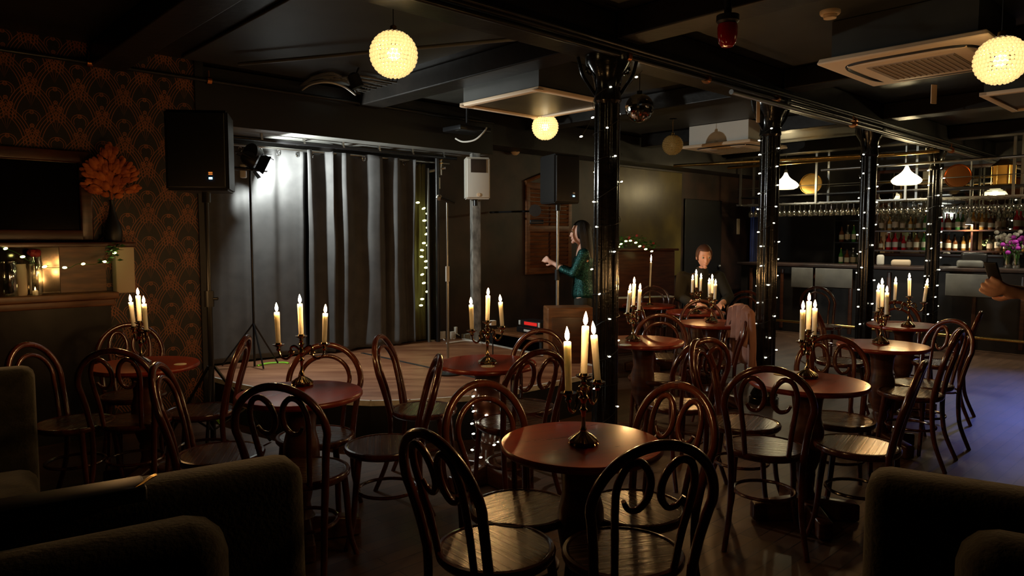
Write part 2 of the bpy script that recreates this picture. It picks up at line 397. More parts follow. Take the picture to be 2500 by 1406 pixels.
# ---------------------------------------------------------------- stage
SZ = .33
front = [PZ(484, 911, SZ), PZ(540, 926, SZ), PZ(591, 939, SZ), PZ(700, 961, SZ), PZ(800, 974, SZ), PZ(905, 979, SZ), PZ(1000, 977, SZ), PZ(1148, 967, SZ), PZ(1218, 960, SZ), PZ(1354, 932, SZ)]
cr = PZ(1354, 932, SZ); bk = PZ(1340, 870, SZ); bk0 = PZ(1145, 830, SZ)
dirr = (bk-bk0).normalized()
# right corner where the front meets the right-hand edge
t = V((.71, .70, 0)); den = dirr.x*t.y-dirr.y*t.x
sct = ((cr.x-bk0.x)*t.y-(cr.y-bk0.y)*t.x)/den
corner = bk0+dirr*sct
back = bk0-dirr*((6.60-bk0.dot(N))/(-dirr.dot(N)) if dirr.dot(N) else 0)
poly = front+[corner, back, R(2.24, 6.60), ]
stage = thing('stage', 'low stage platform with brown boards and a pale front edge below the black curtain', 'stage', (0, 0, 0))
bm = nb(); add_prism(bm, poly, .0, SZ-.03); obj('stage_base', bm, 'blackmat', stage, smooth=False)
bm = nb(); add_prism(bm, poly, SZ-.029, SZ); obj('stage_floor', bm, 'stagefloor', stage, smooth=False)
def strip(bm, pts, w, z0, z1):
    for p, q in zip(pts[:-1], pts[1:]):
        p = V((p[0], p[1], 0)); q = V((q[0], q[1], 0)); d = q-p
        if d.length < 1e-4: continue
        add_box(bm, (p+q)/2+V((0, 0, (z0+z1)/2)), (d.length+w*.6, w, z1-z0), rz4(math.atan2(d.y, d.x)))
bm = nb(); strip(bm, front+[corner], .02, SZ-.035, SZ+.004); obj('front_edging', bm, 'white_trim', stage, smooth=False)
bm = nb(); strip(bm, [corner, bk0-dirr*.1], .045, SZ-.03, SZ+.005); obj('side_edging', bm, 'white_trim', stage, smooth=False)
p0, p1 = PZ(885, 862, SZ), PZ(1175, 925, SZ)
bm = nb(); strip(bm, [p0, p1], .035, SZ+.0005, SZ+.0035); tag(obj('gaffer_tape', bm, 'rubber', smooth=False), 'strip of black tape across the brown stage boards', 'tape')
bm = nb(); add_tube(bm, [PZ(x, y, SZ+.006) for x, y in ((628, 893), (655, 887), (690, 885), (705, 887))], .010, 6, sub=4)
tag(obj('cable', bm, 'limetape'), 'short lime green cable lying on the stage behind the left table', 'cable')
bm = nb(); add_tube(bm, [PZ(x, y, .012) for x, y in ((515, 1010), (528, 1022), (545, 1040))], .012, 6, sub=4)
tag(obj('cable', bm, 'limetape'), 'lime green cable end on the floor at the left corner of the stage', 'cable')

# ---------------------------------------------------------------- stage curtains, rails and eyelets
def curtain(label, a0, a1, b, amp, freq, z0, z1, seed, m='curtain', name='stage_curtain'):
    root = thing(name, label, 'curtain', R((a0+a1)/2, b, 0), RZ, 'stage curtains')
    bm = nb(); nx, nz = 150, 40; L = a1-a0; g = []
    for i in range(nx+1):
        x = i/nx; row = []
        ph = freq*2*PI*(x+.045*math.sin(2*PI*1.7*x+seed)+.02*math.sin(2*PI*4.1*x))
        for j in range(nz+1):
            z = j/nz
            am = amp*(.55+.45*z**2)
            w = math.sin(ph+.5*math.sin(z*2.2+seed)+.8*math.sin(x*7+seed))+.35*math.sin(2.3*ph+seed)*(1-.6*z)
            y = am*w+.018*noise.noise(V((x*5+seed, z*3, 0)))
            xx = (x-.5)*L*(1-.02*math.sin(PI*z))+.012*noise.noise(V((x*9, z*4+seed, 3)))
            row.append(bm.verts.new((xx, y, z0+(z1-z0)*z-(.012*abs(math.sin(ph)) if j == nz else 0))))
        g.append(row)
    for i in range(nx):
        for j in range(nz): bm.faces.new((g[i][j], g[i+1][j], g[i+1][j+1], g[i][j+1]))
    o = obj('fabric', bm, m, root)
    sm = o.modifiers.new('thickness', 'SOLIDIFY'); sm.thickness = .004
    k = int(L/.17)
    for i in range(k):
        x = -L/2+(i+.5)*L/k
        bm = nb(); add_tube(bm, [(x+.022*math.cos(t)*.7, amp*.9*math.sin(i*PI+.6)-.004, z1-.045+.026*math.sin(t)) for t in [2*PI*q/14 for q in range(14)]], .006, 6, closed=True)
        obj('eyelet', bm, 'chrome', root)
    return root
A0, A1, A2 = 2.24, PB(742, 600, 6.574).dot(U), PB(1002, 600, 6.574).dot(U)
curtain('left black stage curtain, flat and brightly lit by the spotlight', A0, A1+.05, 6.60, .022, 4, SZ+.02, 2.37, 1.3)
curtain('right black stage curtain hanging in deep folds', A1, A2, 6.52, .066, 4.6, SZ+.02, 2.37, 4.1)
curtain('narrow see-through gold net hanging at the right end of the stage curtain', A2+.0, A2+.22, 6.585, .014, 3, SZ+.02, 2.34, 2.2, 'satin', 'net_curtain')
rail = thing('curtain_rail', 'black steel curtain rail under the bulkhead above the stage', 'curtain rail', R(2.3, 6.53, 2.36))
bm = nb(); add_cyl(bm, R(2.24, 6.53, 2.355)-R(2.3, 6.53, 2.36), R(5.1, 6.53, 2.355)-R(2.3, 6.53, 2.36), .012, 10); obj('rod', bm, 'steel', rail)
bm = nb(); add_cyl(bm, R(2.24, 6.40, 2.405)-R(2.3, 6.53, 2.36), R(5.1, 6.40, 2.405)-R(2.3, 6.53, 2.36), .019, 10); obj('upper_rod', bm, 'blacksteel', rail)
for i in range(7):
    a = 2.4+i*.42
    bm = nb(); add_box(bm, R(a, 6.46, 2.41)-R(2.3, 6.53, 2.36), (.02, .16, .012), ROOM); add_box(bm, R(a, 6.40, 2.435)-R(2.3, 6.53, 2.36), (.02, .02, .05), ROOM); obj('bracket', bm, 'steel', rail)

# ---------------------------------------------------------------- pillars with string lights
def pillar(i):
    a, b = PIL[i]; c = R(a, b)
    names = ['nearest black iron pillar, rising behind the middle candelabra', 'second black iron pillar, left of the right-hand foreground table',
             'third black iron pillar, between the right table and the bar', 'fourth black iron pillar, farthest and in front of the bar']
    t = thing('pillar', names[i], 'pillar', c, .3*i)
    fl = lambda th, z: 1+.10*math.cos(th*8)
    bm = nb(); add_lathe(bm, [(.082, .12), (.080, 1.2), (.078, 2.42)], 64, mod=fl, caps=False)
    for k in range(5):
        pass
    obj('shaft', bm, 'black_iron', t)
    bm = nb(); add_lathe(bm, [(.13, 0), (.13, .05), (.115, .06), (.12, .08), (.10, .12), (.085, .14)], 32); obj('base', bm, 'black_iron', t)
    bm = nb(); add_lathe(bm, [(.08, 2.40), (.095, 2.42), (.09, 2.45), (.085, 2.5), (.10, 2.58), (.15, 2.66), (.155, 2.718)], 32)
    for s in (-1, 1):
        add_tube(bm, [(s*.08, 0, 2.46), (s*.12, 0, 2.52), (s*.17, 0, 2.60), (s*.20, 0, 2.715)], .012, 8, sub=4)
        add_tube(bm, [(s*.115+s*.03*math.cos(q), 0, 2.63+.03*math.sin(q)) for q in [2*PI*k/12 for k in range(12)]], .009, 6, closed=True)
    obj('capital', bm, 'black_iron', t)
    return c
def string_of_lights(name, label, pts, spacing, m='fairy', r=.006, cap=95, cat='string lights', cable='rubber', group=None, seed=1):
    rnd = random.Random(seed)
    P = [V(p) for p in pts]; o0 = P[0].copy()
    t = thing(name, label, cat, o0, 0, group)
    bm = nb(); add_tube(bm, [p-o0 for p in P], .0018, 4); obj('cable', bm, cable, t)
    acc = 0; n = 0; nxt = spacing*.5; first = None
    for p, q in zip(P[:-1], P[1:]):
        L = (q-p).length
        while acc+L > nxt and n < cap:
            c = p+(q-p)*((nxt-acc)/L)-o0; nxt += spacing*rnd.uniform(.75, 1.3); n += 1
            if first is None:
                bm = nb(); add_ball(bm, (0, 0, 0), r, 8, 6, (2.0, 1.1, 1.0)); first = obj('bulb', bm, m, t, loc=c); o = first
            else:
                o = first.copy(); COL.objects.link(o); o.parent = t; o.location = c
            o.rotation_euler = (0, rnd.uniform(-.4, .1), rnd.uniform(-.3, .3))
        acc += L
    return t
SL = ['string lights wound round the nearest black pillar', 'string lights wound round the second black pillar',
      'string lights wound round the third black pillar', 'string lights wound round the farthest black pillar']
for i in range(4):
    c = pillar(i)
    turns = (11, 14, 11, 13)[i]; pts = []; ph = (.5, 2.0, .9, 2.6)[i]; zlo = (.12, .2, .22, .3)[i]
    for k in range(turns*20+1):
        q = k/20; th = ph+q*2*PI; z = zlo+(2.55-zlo)*q/turns+.02*math.sin(q*9)
        rr = .094+.006*math.sin(q*5)
        pts.append(c+V((rr*math.cos(th), rr*math.sin(th), z)))
    string_of_lights('string_lights', SL[i], pts, (.24, .20, .20, .21)[i], r=(.0046, .0052, .0062, .0070)[i], seed=i+3)
# loose string at the head of the nearest pillar
pts = smooth_path([PD(1405, 352, 5.3), PD(1440, 300, 5.2), PD(1505, 175, 5.2), PD(1554, 140, 5.2), PD(1610, 134, 5.3), PD(1577, 163, 5.3), PD(1548, 194, 5.2), PD(1506, 235, 5.1)], 8)
string_of_lights('string_lights', 'loose loop of string lights hanging from the head of the nearest pillar', pts, .16, r=.006, seed=9)
# string beside the curtain
w = [(1013, 487), (1030, 505), (1044, 520), (1034, 545), (1046, 560), (1032, 590), (1046, 597), (1029, 612), (1030, 628), (1043, 645), (1028, 678), (1040, 697), (1044, 710), (1028, 735), (1029, 750), (1035, 768)]
pts = smooth_path([PB(x, y, 6.50) for x, y in w], 5)
string_of_lights('string_lights', 'yellowish string lights zigzagging down beside the stage curtain', pts, .10, 'fairy_green', r=.011, seed=12)

# ---------------------------------------------------------------- bentwood chairs
def chair_common(root):
    def yb(z): return -.165-.115*max(0, (z-.46)/.44)**1.2
    bm = nb(); add_lathe(bm, [(.0, .425), (.175, .425), (.192, .43), (.202, .442), (.204, .455), (.199, .464), (.188, .466), (.180, .461), (0, .461)], 48, caps=False)
    obj('seat_ring', bm, 'chairwood', root)
    bm = nb(); add_lathe(bm, [(0, .4618), (.09, .4618), (.1795, .4620)], 40, caps=False); obj('seat', bm, 'seatwood', root)
    for s in (-1, 1):
        bm = nb(); add_tube(bm, [(s*.135, .125, .44), (s*.145, .14, .30), (s*.152, .158, .12), (s*.172, .19, 0)], lambda t: .0165-.004*t, 10, sub=5); obj('leg', bm, 'chairwood', root)
    for s in (-1, 1):
        bm = nb(); add_tube(bm, [(s*.166, -.165, .47), (s*.160, -.165, .34), (s*.163, -.185, .18), (s*.185, -.255, 0)], lambda t: .0165-.003*t, 10, sub=5); obj('leg', bm, 'chairwood', root)
    pts = [(s_*.2*1.0*1, 0, 0) for s_ in ()]
    pts = [(-.166, -.165, .46), (-.176, yb(.56), .56), (-.192, yb(.66), .66)]
    for k in range(0, 13):
        t = PI-PI*k/12; z = .70+.20*math.sin(t); pts.append((.200*math.cos(t), yb(z), z))
    pts += [(.192, yb(.66), .66), (.176, yb(.56), .56), (.166, -.165, .46)]
    bm = nb(); add_tube(bm, pts, .0165, 12, sub=3); obj('back_frame', bm, 'chairwood', root)
    bm = nb(); add_tube(bm, [(.148*math.cos(t), -.01+.15*math.sin(t), .235) for t in [2*PI*k/28 for k in range(28)]], .009, 8, closed=True); obj('hoop_stretcher', bm, 'chairwood', root)
    return yb
def loop_chair():
    root = thing('bentwood_chair', 'x', 'chair'); yb = chair_common(root)
    pts = [(-.105, -.17, .455), (-.115, yb(.58), .58), (-.132, yb(.68), .68)]
    for k in range(0, 11):
        t = PI-PI*k/10; z = .715+.125*math.sin(t); pts.append((.138*math.cos(t), yb(z), z))
    pts += [(.132, yb(.68), .68), (.115, yb(.58), .58), (.105, -.17, .455)]
    bm = nb(); add_tube(bm, pts, .012, 10, sub=3); obj('inner_loop', bm, 'chairwood', root)
    return root
def scroll_chair():
    root = thing('bentwood_chair', 'x', 'chair'); yb = chair_common(root)
    for s in (-1, 1):
        q = [(.098, .455), (.108, .58), (.122, .70), (.124, .775), (.103, .835), (.066, .850), (.034, .822), (.018, .775), (.022, .725), (.048, .690), (.080, .694), (.098, .722)]
        bm = nb(); add_tube(bm, [(s*x, yb(z)-(0.004 if s > 0 else 0), z) for x, z in q], lambda t: .0125 if t < .75 else .0125-.02*(t-.75), 10, sub=5); obj('back_scroll', bm, 'chairwood', root)
    return root
CH_ = []   # (kind, seat x, seat y as pixel pair or world pair, back direction, label)
chairs = [
 ('s', (1210, 1335), (-.75, -.66), 'bentwood chair front left of the middle foreground table, seat shining gold'),
 ('s', (1520, 1345), (.25, -.97), 'bentwood chair nearest the camera, right of centre, scroll back towards us'),
 ('l', (1272, 1238), (-.62, .78), 'bentwood chair with plain inner hoop behind left of the middle foreground table'),
 ('s', (1548, 1237), (.80, .60), 'reddish bentwood chair behind right of the middle foreground table'),
 ('s', (1868, 1088), (-.30, -.95), 'dark bentwood chair at the front of the right-hand foreground table'),
 ('l', (2092, 1085), (.82, -.57), 'side-on bentwood chair with shining seat right of the right-hand foreground table'),
 ('s', (2045, 1022), (.25, .97), 'reddish bentwood chair behind the right-hand foreground table'),
 ('l', (1815, 1030), (-.85, .52), 'bentwood chair left of the right-hand foreground table, facing its candles'),
 ('s', (742, 1148), (-.12, -.99), 'black-looking bentwood chair in front of the left table, back towards us'),
 ('l', (770, 1062), (-.02, 1), 'bentwood chair between the left table and the stage, facing us'),
 ('l', (490, 1000), (1, .15), 'side-on bentwood chair left of the left table, facing the wallpapered wall'),
 ('l', (1035, 997), (-1, .12), 'side-on bentwood chair with greenish seat facing the small table at the stage'),
 ('l', (940, 1085), (1, .18), 'side-on bentwood chair at the right of the left table'),
 ('l', (540, 1105), (-1, -.22), 'bentwood chair behind the left sofa, at the left of the left table'),
 ('s', (330, 1022), (.12, -1), 'bentwood chair in front of the wall table, back towards us'),
 ('s', (325, 962), (-.5, .86), 'bentwood chair behind the wall table, near the mantelpiece'),
 ('l', (185, 1030), (-1, .05), 'bentwood chair at the far left between sofa and wall table'),
 ('s', (1250, 1030), (.55, -.84), 'dark bentwood chair right front of the small table at the stage'),
 ('l', (1275, 990), (.5, .86), 'bentwood chair behind the small table at the stage, by the amplifier box'),
 ('l', (1600, 920), (.35, .94), 'bentwood chair behind the table next to the nearest pillar'),
 ('s', (1655, 985), (.38, -.92), 'small bentwood chair in front of the table next to the nearest pillar'),
 ('l', (1722, 856), (.1, 1), 'reddish bentwood chair behind the table in front of the second pillar'),
 ('l', (1728, 884), (1, .1), 'bentwood chair with a pink coat hung on its back'),
 ('l', (1640, 870), (-.85, .1), 'bentwood chair at the left of the table in front of the second pillar'),
 ('l', (2222, 957), (.75, -.66), 'dark bentwood chair with bright seat in front of the pale shining table'),
 ('s', (2250, 935), (.95, .3), 'reddish bentwood chair right of the pale shining table'),
 ('l', (2292, 885), (.8, -.6), 'bentwood chair right of the farthest table near the bar'),
 ('l', (2215, 862), (.1, 1), 'bentwood chair behind the farthest table near the bar'),
 ('s', (2050, 880), (-.7, .71), 'bentwood chair behind the third pillar, left of the farthest table'),
 ('l', (1588, 789), (.3, .95), 'small bentwood chair behind the table with the single candle'),
 ('l', (1800, 812), (.6, .8), 'bentwood chair beyond the pink coat near the back wall'),
 ('l', (2010, 795), (.1, 1), 'dark bentwood chair in front of the pale boards of the bar'),
]
GP = 'bentwood chairs around the candlelit tables'
protoL = loop_chair(); protoS = scroll_chair(); used = {'l': False, 's': False}
CHAIR = []
for kd, (px, py), bd, lab in chairs:
    p = PZ(px, py, .461); p.z = 0; rz = math.atan2(bd[1], bd[0])+PI/2
    pr = protoL if kd == 'l' else protoS
    if not used[kd]:
        used[kd] = True; pr.location = p; pr.rotation_euler = (0, 0, rz); pr['label'] = lab; pr['group'] = GP; r = pr
    else: r = dup(pr, p, rz, lab, GP)
    CHAIR.append((r, p, V((bd[0], bd[1], 0)).normalized()))

# ---------------------------------------------------------------- round tables
tables = [
 ('T1', (1419, 1078), 'round mahogany table in the middle foreground with four chairs'),
 ('T2', (1973, 930), 'round mahogany table right of the centre, between two pillars'),
 ('T3', (733, 957), 'round table left of the centre in front of the stage, curtain light on its top'),
 ('T4', (1190, 884), 'round table at the front edge of the stage under the microphone stand'),
 ('T5', (1570, 831), 'round table just right of the nearest pillar'),
 ('T6', (355, 888), 'round table beside the wallpapered wall'),
 ('T7', (2155, 841), 'pale shining round table behind the right-hand foreground table'),
 ('T8', (2208, 792), 'farthest right round table in front of the bar'),
 ('T9', (1738, 787), 'round table left of the second pillar with a pale seat glow behind it'),
 ('T10', (1698, 760), 'round table at which the man in dark clothes sits'),
 ('T11', (1584, 744), 'small round table with the single candle near the piano'),
]
tp = thing('pedestal_table', 'x', 'table', group='round tables')
bm = nb(); add_lathe(bm, [(0, .718), (.27, .718), (.292, .722), (.300, .732), (.300, .742), (.295, .749), (.285, .75), (0, .75)], 64, caps=False); obj('tabletop', bm, 'tablewood', tp)
bm = nb(); add_lathe(bm, [(.10, .70), (.12, .7175)], 24)
add_lathe(bm, [(.052, .10), (.06, .13), (.045, .16), (.038, .20), (.05, .25), (.045, .27), (.055, .29), (.075, .35), (.088, .43), (.085, .50), (.07, .56), (.072, .60), (.078, .66), (.10, .70)], 28); obj('pedestal', bm, 'darkwood', tp)
for k in range(4):
    m4 = rz4(PI/4+k*PI/2); bm = nb()
    vs = add_box(bm, (.15, 0, .05), (.26, .075, .09), None, .012)
    for v in vs:
        if v.co.z > .05: v.co.z += .04*(1-(v.co.x-.02)/.26)
        v.co = m4 @ v.co
    obj('foot', bm, 'darkwood', tp)
TP = {}
for i, (k, (px, py), lab) in enumerate(tables):
    p = PZ(px, py, .75); p.z = 0; TP[k] = p
    if i == 0: tp.location = p; tp['label'] = lab; tp.rotation_euler = (0, 0, .4)
    else: dup(tp, p, .4+.37*i, lab, 'round tables')

# ---------------------------------------------------------------- candelabra and candles
cb = thing('candelabrum', 'x', 'candelabrum', group='three-branched candelabra')
lob = lambda th, z: 1+.06*math.cos(th*10)
bm = nb(); add_lathe(bm, [(.050, 0), (.054, .004), (.050, .010), (.054, .017), (.046, .024), (.040, .028), (.030, .036), (.016, .044), (.010, .05)], 60, mod=lob)
for k in range(10): add_ball(bm, (.047*math.cos(k*PI/5), .047*math.sin(k*PI/5), .014), .008, 8, 6)
obj('base', bm, 'pewter', cb)
bm = nb(); add_lathe(bm, [(.010, .046), (.013, .055), (.008, .065), (.007, .10), (.009, .12), (.015, .128), (.010, .134), (.008, .15), (.013, .165), (.020, .172), (.013, .18), (.009, .20), (.013, .208), (.019, .213), (.009, .222)], 24); obj('stem', bm, 'pewter', cb)
cup = [(.009, -.03), (.012, -.02), (.008, -.014), (.018, -.006), (.029, .0), (.030, .004), (.017, .004), (.0145, .012), (.0145, .002)]
def cupbm(x, z):
    bm = nb(); add_lathe(bm, [(r*1.0, z+q) for r, q in cup], 24, (x, 0, 0), mod=lambda t, zz: 1+.03*math.cos(8*t)); return bm
AR = .115; ZS = .212; ZM = .255
obj('drip_cup', cupbm(0, ZM-.004), 'pewter', cb)
for s in (-1, 1):
    bm = nb(); add_tube(bm, [(0, 0, .172), (s*.03, 0, .20), (s*.052, 0, .195), (s*.055, 0, .155), (s*.078, 0, .135), (s*.105, 0, .15), (s*AR, 0, .182)], lambda t: .0068-.0015*t, 8, sub=6)
    add_tube(bm, [(s*(.052+.013*math.cos(q)), 0, .168+.013*math.sin(q)) for q in [k*.7 for k in range(8)]], .0035, 6)
    obj('arm', bm, 'pewter', cb)
    obj('drip_cup', cupbm(s*AR, ZS-.004), 'pewter', cb)
# candle prototype
cd = thing('candle', 'x', 'candle', group='ivory candles in the candelabra')
bm = nb(); add_lathe(bm, [(.0118, 0), (.0122, .05), (.0128, .10), (.0135, .150), (.0132, .158), (.0110, .160), (.006, .157), (0, .156)], 20); obj('wax_stick', bm, 'wax', cd)
bm = nb(); add_cyl(bm, (0, 0, .155), (.001, 0, .168), .001, 5); obj('wick', bm, 'wick', cd)
bm = nb(); add_lathe(bm, [(0, .162), (.0052, .167), (.0082, .175), (.0078, .184), (.0046, .196), (0, .208)], 8, caps=False); obj('flame', bm, 'flame', cd)
candel = [
 ('T1', (1424, 1084), math.radians(57), 'the middle foreground table', 1.1),
 ('T2', (1970, 922), math.radians(52), 'the right-hand foreground table', 1.0),
 ('T3', (738, 940), math.radians(4), 'the left table in front of the stage', 1.0),
 ('T4', (1190, 888), math.radians(40), 'the small table at the stage front', .95),
 ('T5', (1545, 832), math.radians(60), 'the table beside the nearest pillar', 1.0),
 ('T6', (345, 890), math.radians(-46), 'the table by the wallpapered wall', .97),
 ('T7', (2150, 838), math.radians(77), 'the pale shining table', 1.0),
 ('T8', (2217, 797), math.radians(-48), 'the farthest table near the bar', 1.0),
 ('T9', (1737, 787), math.radians(86), 'the table left of the second pillar', .85),
 ('T10', (1699, 765), math.radians(55), "the seated man's table", .9),
]
first_c = True; first_k = True
rnd = random.Random(5)
for k, (px, py), ang, desc, cs in candel:
    p = PZ(px, py, .75); p.z = .7502
    if first_c: c = cb; cb.location = p; cb.rotation_euler = (0, 0, ang); cb['label'] = 'three-branched candelabrum on '+desc; first_c = False
    else: c = dup(cb, p, ang, 'three-branched candelabrum on '+desc)
    ux = V((math.cos(ang), math.sin(ang), 0))
    for s, nm in ((-1, 'left candle of the candelabrum on '), (0, 'middle and tallest candle of the candelabrum on '), (1, 'right candle of the candelabrum on ')):
        q = p+ux*(s*AR)+V((0, 0, (ZM if s == 0 else ZS)+.001))
        if first_k: e = cd; cd.location = q; cd['label'] = nm+desc; first_k = False
        else: e = dup(cd, q, rnd.uniform(0, 6), nm+desc)
        tx = {('T1', 1): -.09, ('T1', -1): -.03, ('T6', -1): -.09, ('T6', 1): -.05, ('T4', 1): -.07, ('T4', -1): -.03, ('T3', 1): .05, ('T3', -1): -.03, ('T2', 1): .0, ('T5', -1): .09, ('T5', 1): .05, ('T8', 1): .12}.get((k, s), rnd.uniform(-.03, .03))
        e.rotation_euler = (0, tx, 0); l = cs*rnd.uniform(.97, 1.03); e.scale = (1, 1, l)
# the single candle on its own stick
p = PZ(1586, 744, .75); p.z = .7502
t = thing('candlestick', 'tall thin candlestick on the small table near the piano', 'candlestick', p)
bm = nb(); add_lathe(bm, [(.045, 0), (.045, .006), (.015, .018), (.008, .05), (.010, .09), (.007, .12), (.010, .17), (.016, .195), (.024, .20), (.024, .206), (.012, .208)], 24); obj('stick', bm, 'pewter', t)
e = dup(cd, p+V((0, 0, .2065)), 0, 'single thin candle standing alone near the piano'); e.scale = (.8, .8, 1.75); e.rotation_euler = (0, .03, 0)
del e['group']
# paper coasters
for (px, py), lab, r in [((1912, 913), 'pale round mat at the back left of the right-hand foreground table', .05), ((1191, 894), 'pale coaster at the foot of the candelabrum on the table by the stage', .04),
                    ((1526, 842), 'pale coaster on the table beside the nearest pillar', .045), ((440, 889), 'pale coaster on the table by the wallpapered wall', .035)]:
    p = PZ(px, py, .7515); p.z = .7505
    bm = nb(); add_lathe(bm, [(r, 0), (r, .002), (r*.96, .003)], 32, p if False else (0, 0, 0)); o = obj('coaster', bm, 'label', loc=p); tag(o, lab, 'coaster')
# string of bulbs wound round the pedestal of the table by the stage
c = TP['T4']; pts = []
for k in range(60):
    th = k*.5; pts.append(c+V((.098*math.cos(th), .098*math.sin(th), .60-.007*k)))
string_of_lights('string_lights', 'short string lights wound round the leg of the table by the stage', pts, .10, r=.005, seed=21)
# ================================================================ ceiling: pendants, air conditioners, pipes
def glassy(name, col, tr=.6, em=0):
    m = bpy.data.materials.new(name); m.use_nodes = True; m.node_tree.nodes.clear()
    out = nd(m, 'ShaderNodeOutputMaterial'); mx = nd(m, 'ShaderNodeMixShader'); mx.inputs[0].default_value = tr
    g = nd(m, 'ShaderNodeBsdfGlossy'); g.inputs['Roughness'].default_value = .08; g.inputs[0].default_value = (.9, .9, .85, 1)
    t = nd(m, 'ShaderNodeBsdfTransparent'); t.inputs[0].default_value = (*col, 1)
    lk(m, g.outputs[0], mx.inputs[1]); lk(m, t.outputs[0], mx.inputs[2]); lk(m, mx.outputs[0], out.inputs[0])
    return m
M['glassy'] = glassy('thin_clear_glass', (.95, .97, .93), .5)

def beaded(label, p, R_, lit, cord_top=ZC, watts=6):
    t = thing('pendant_lamp', label, 'lamp', p, .3, 'beaded globe pendants')
    bm = nb(); nr = 15
    for k in range(nr):
        ph = -PI/2*.80+k*(PI*.86)/(nr-1); rr = R_*math.cos(ph); z = R_*math.sin(ph)*.98
        br = R_*.098; n = max(6, int(2*PI*rr/(br*1.86)))
        for i in range(n):
            th = 2*PI*(i+.5*(k % 2)*0)/n
            add_ball(bm, (rr*math.cos(th), rr*math.sin(th), z), br, 7, 5)
    obj('beaded_shade', bm, 'beads' if lit else 'beads_off', t)
    bm = nb(); add_lathe(bm, [(R_*.45, R_*.93), (R_*.35, R_*1.0), (.02, R_*1.02), (.018, R_*1.25), (.008, R_*1.3)], 24); obj('lamp_cap', bm, 'brass', t)
    bm = nb(); add_cyl(bm, (0, 0, R_*1.2), (0, 0, cord_top-p[2]), .003, 6); add_lathe(bm, [(.045, cord_top-p[2]-.025), (.045, cord_top-p[2]-.004)], 20); obj('cord', bm, 'brass' if not lit else 'rubber', t)
    bm = nb(); add_ball(bm, (0, 0, 0), R_*.28, 12, 8); o = obj('bulb', bm, 'bulb' if lit else 'label', t)
    return t
beaded('large lit beaded globe pendant above the stage curtain, left of centre', PD(961, 133, 4.0), .122, True)
beaded('smaller lit beaded globe pendant near the hanging ceiling panel', PD(1331, 310, 6.9), .118, True)
beaded('lit beaded globe pendant in the top right corner beside the air conditioner', PD(2443, 148, 3.95), .122, True)
beaded('unlit beaded globe pendant on a long cord behind the nearest pillar', PD(1642, 354, 8.6), .115, False)

def ac(label, L, size, kind, zb):
    c = L+(U-N)*(size/2); c.z = 0
    t = thing('air_conditioner', label, 'air conditioner', c, RZ)
    s = size/2; bm = nb()
    if kind == 'cassette':
        vs = add_box(bm, (0, 0, zb+.02), (size, size, .04), None, .012)
        for v in vs:
            if v.co.z > zb+.02: v.co.x *= .985; v.co.y *= .985
        obj('panel', bm, 'creme', t)
        bm = nb(); rr = s*.80; pts = []
        for k in range(64):
            th = 2*PI*k/64; e = .42; cx = math.copysign(abs(math.cos(th))**e, math.cos(th)); cy = math.copysign(abs(math.sin(th))**e, math.sin(th)); pts.append((rr*cx, rr*cy, zb-.001))
        add_tube(bm, pts, .012, 6, closed=True); obj('air_slot', bm, 'blackmat', t)
        bm = nb(); add_box(bm, (0, 0, zb-.008), (s*1.42, s*1.42, .016), None, .006); obj('inner_panel', bm, 'creme', t)
        bm = nb(); add_box(bm, (0, 0, zb-.018), (s*1.05, s*1.05, .006)); 
        for k in range(14): add_box(bm, (0, -s*.5+k*s/13.5+.0, zb-.022), (s*1.0, .008, .006))
        obj('grille', bm, 'acgrille', t, smooth=False)
        bm = nb(); add_box(bm, (0, 0, (zb+.04+ZC-.03)/2), (size*.86, size*.86, ZC-.03-zb-.04)); obj('housing', bm, 'white' if 'far' in label else 'ceilgrey', t, smooth=False)
    else:
        bm = nb(); w = .055
        for sx in (-1, 1):
            add_box(bm, (sx*(s-w/2), 0, zb+.015), (w, size, .03), None, .004); add_box(bm, (0, sx*(s-w/2), zb+.0155), (size, w, .03), None, .004)
        obj('frame', bm, 'creme', t)
        bm = nb(); add_box(bm, (0, 0, zb+.022), (size-2*w, size-2*w, .01)); obj('centre_panel', bm, 'darkglass', t, smooth=False)
        bm = nb(); add_box(bm, (0, 0, (zb+.03+ZC-.03)/2), (size*.95, size*.95, ZC-.03-zb-.03)); obj('housing', bm, 'ceilgrey', t, smooth=False)
        if 'peeling' in label:
            for cx, cy in ((-s+.02, -s+.03), (-s+.04, s-.03), (s-.05, s-.02)):
                bm = nb(); add_ball(bm, (cx, cy, zb+.002), .045, 10, 6, (1.3, .9, .2)); add_ball(bm, (cx+.05, cy, zb+.003), .035, 8, 6, (1.4, .7, .2)); obj('crumpled_tape', bm, 'creme', t)
    return t
M['darkglass'] = noisy(mat('dark_gloss_panel', (.06, .045, .02), .42), (.05, .036, .016), (.08, .06, .026), 3)
ac('large cream ceiling air conditioner in the top right corner', PZ(1993, 160, 2.64), .97, 'cassette', 2.64)
ac('hanging square ceiling unit with pale peeling edge and dark gloss centre', PZ(1122, 261, 2.64), .97, 'open', 2.64)
ac('far cream ceiling air conditioner with white side, left of the second pillar', PZ(1664, 364, 2.64), .95, 'cassette', 2.64)
ac('ceiling unit with cream frame and dark centre at the right edge', PZ(2390, 236, 2.64), 1.05, 'open', 2.64)

# mirror ball
p = PD(1561, 264, 6.0)
t = thing('mirror_ball', 'mirror ball hanging right of the nearest pillar', 'mirror ball', p)
bm = nb(); add_ball(bm, (0, 0, 0), .118, 36, 22); mbm = obj('tiled_ball', bm, 'mirror', t, smooth=False)
bm = nb(); add_cyl(bm, (0, 0, .11), (0, 0, .14), .022, 12); add_cyl(bm, (0, 0, .13), (0, 0, ZC-p.z-.003), .003, 6); obj('hanger', bm, 'blacksteel', t)
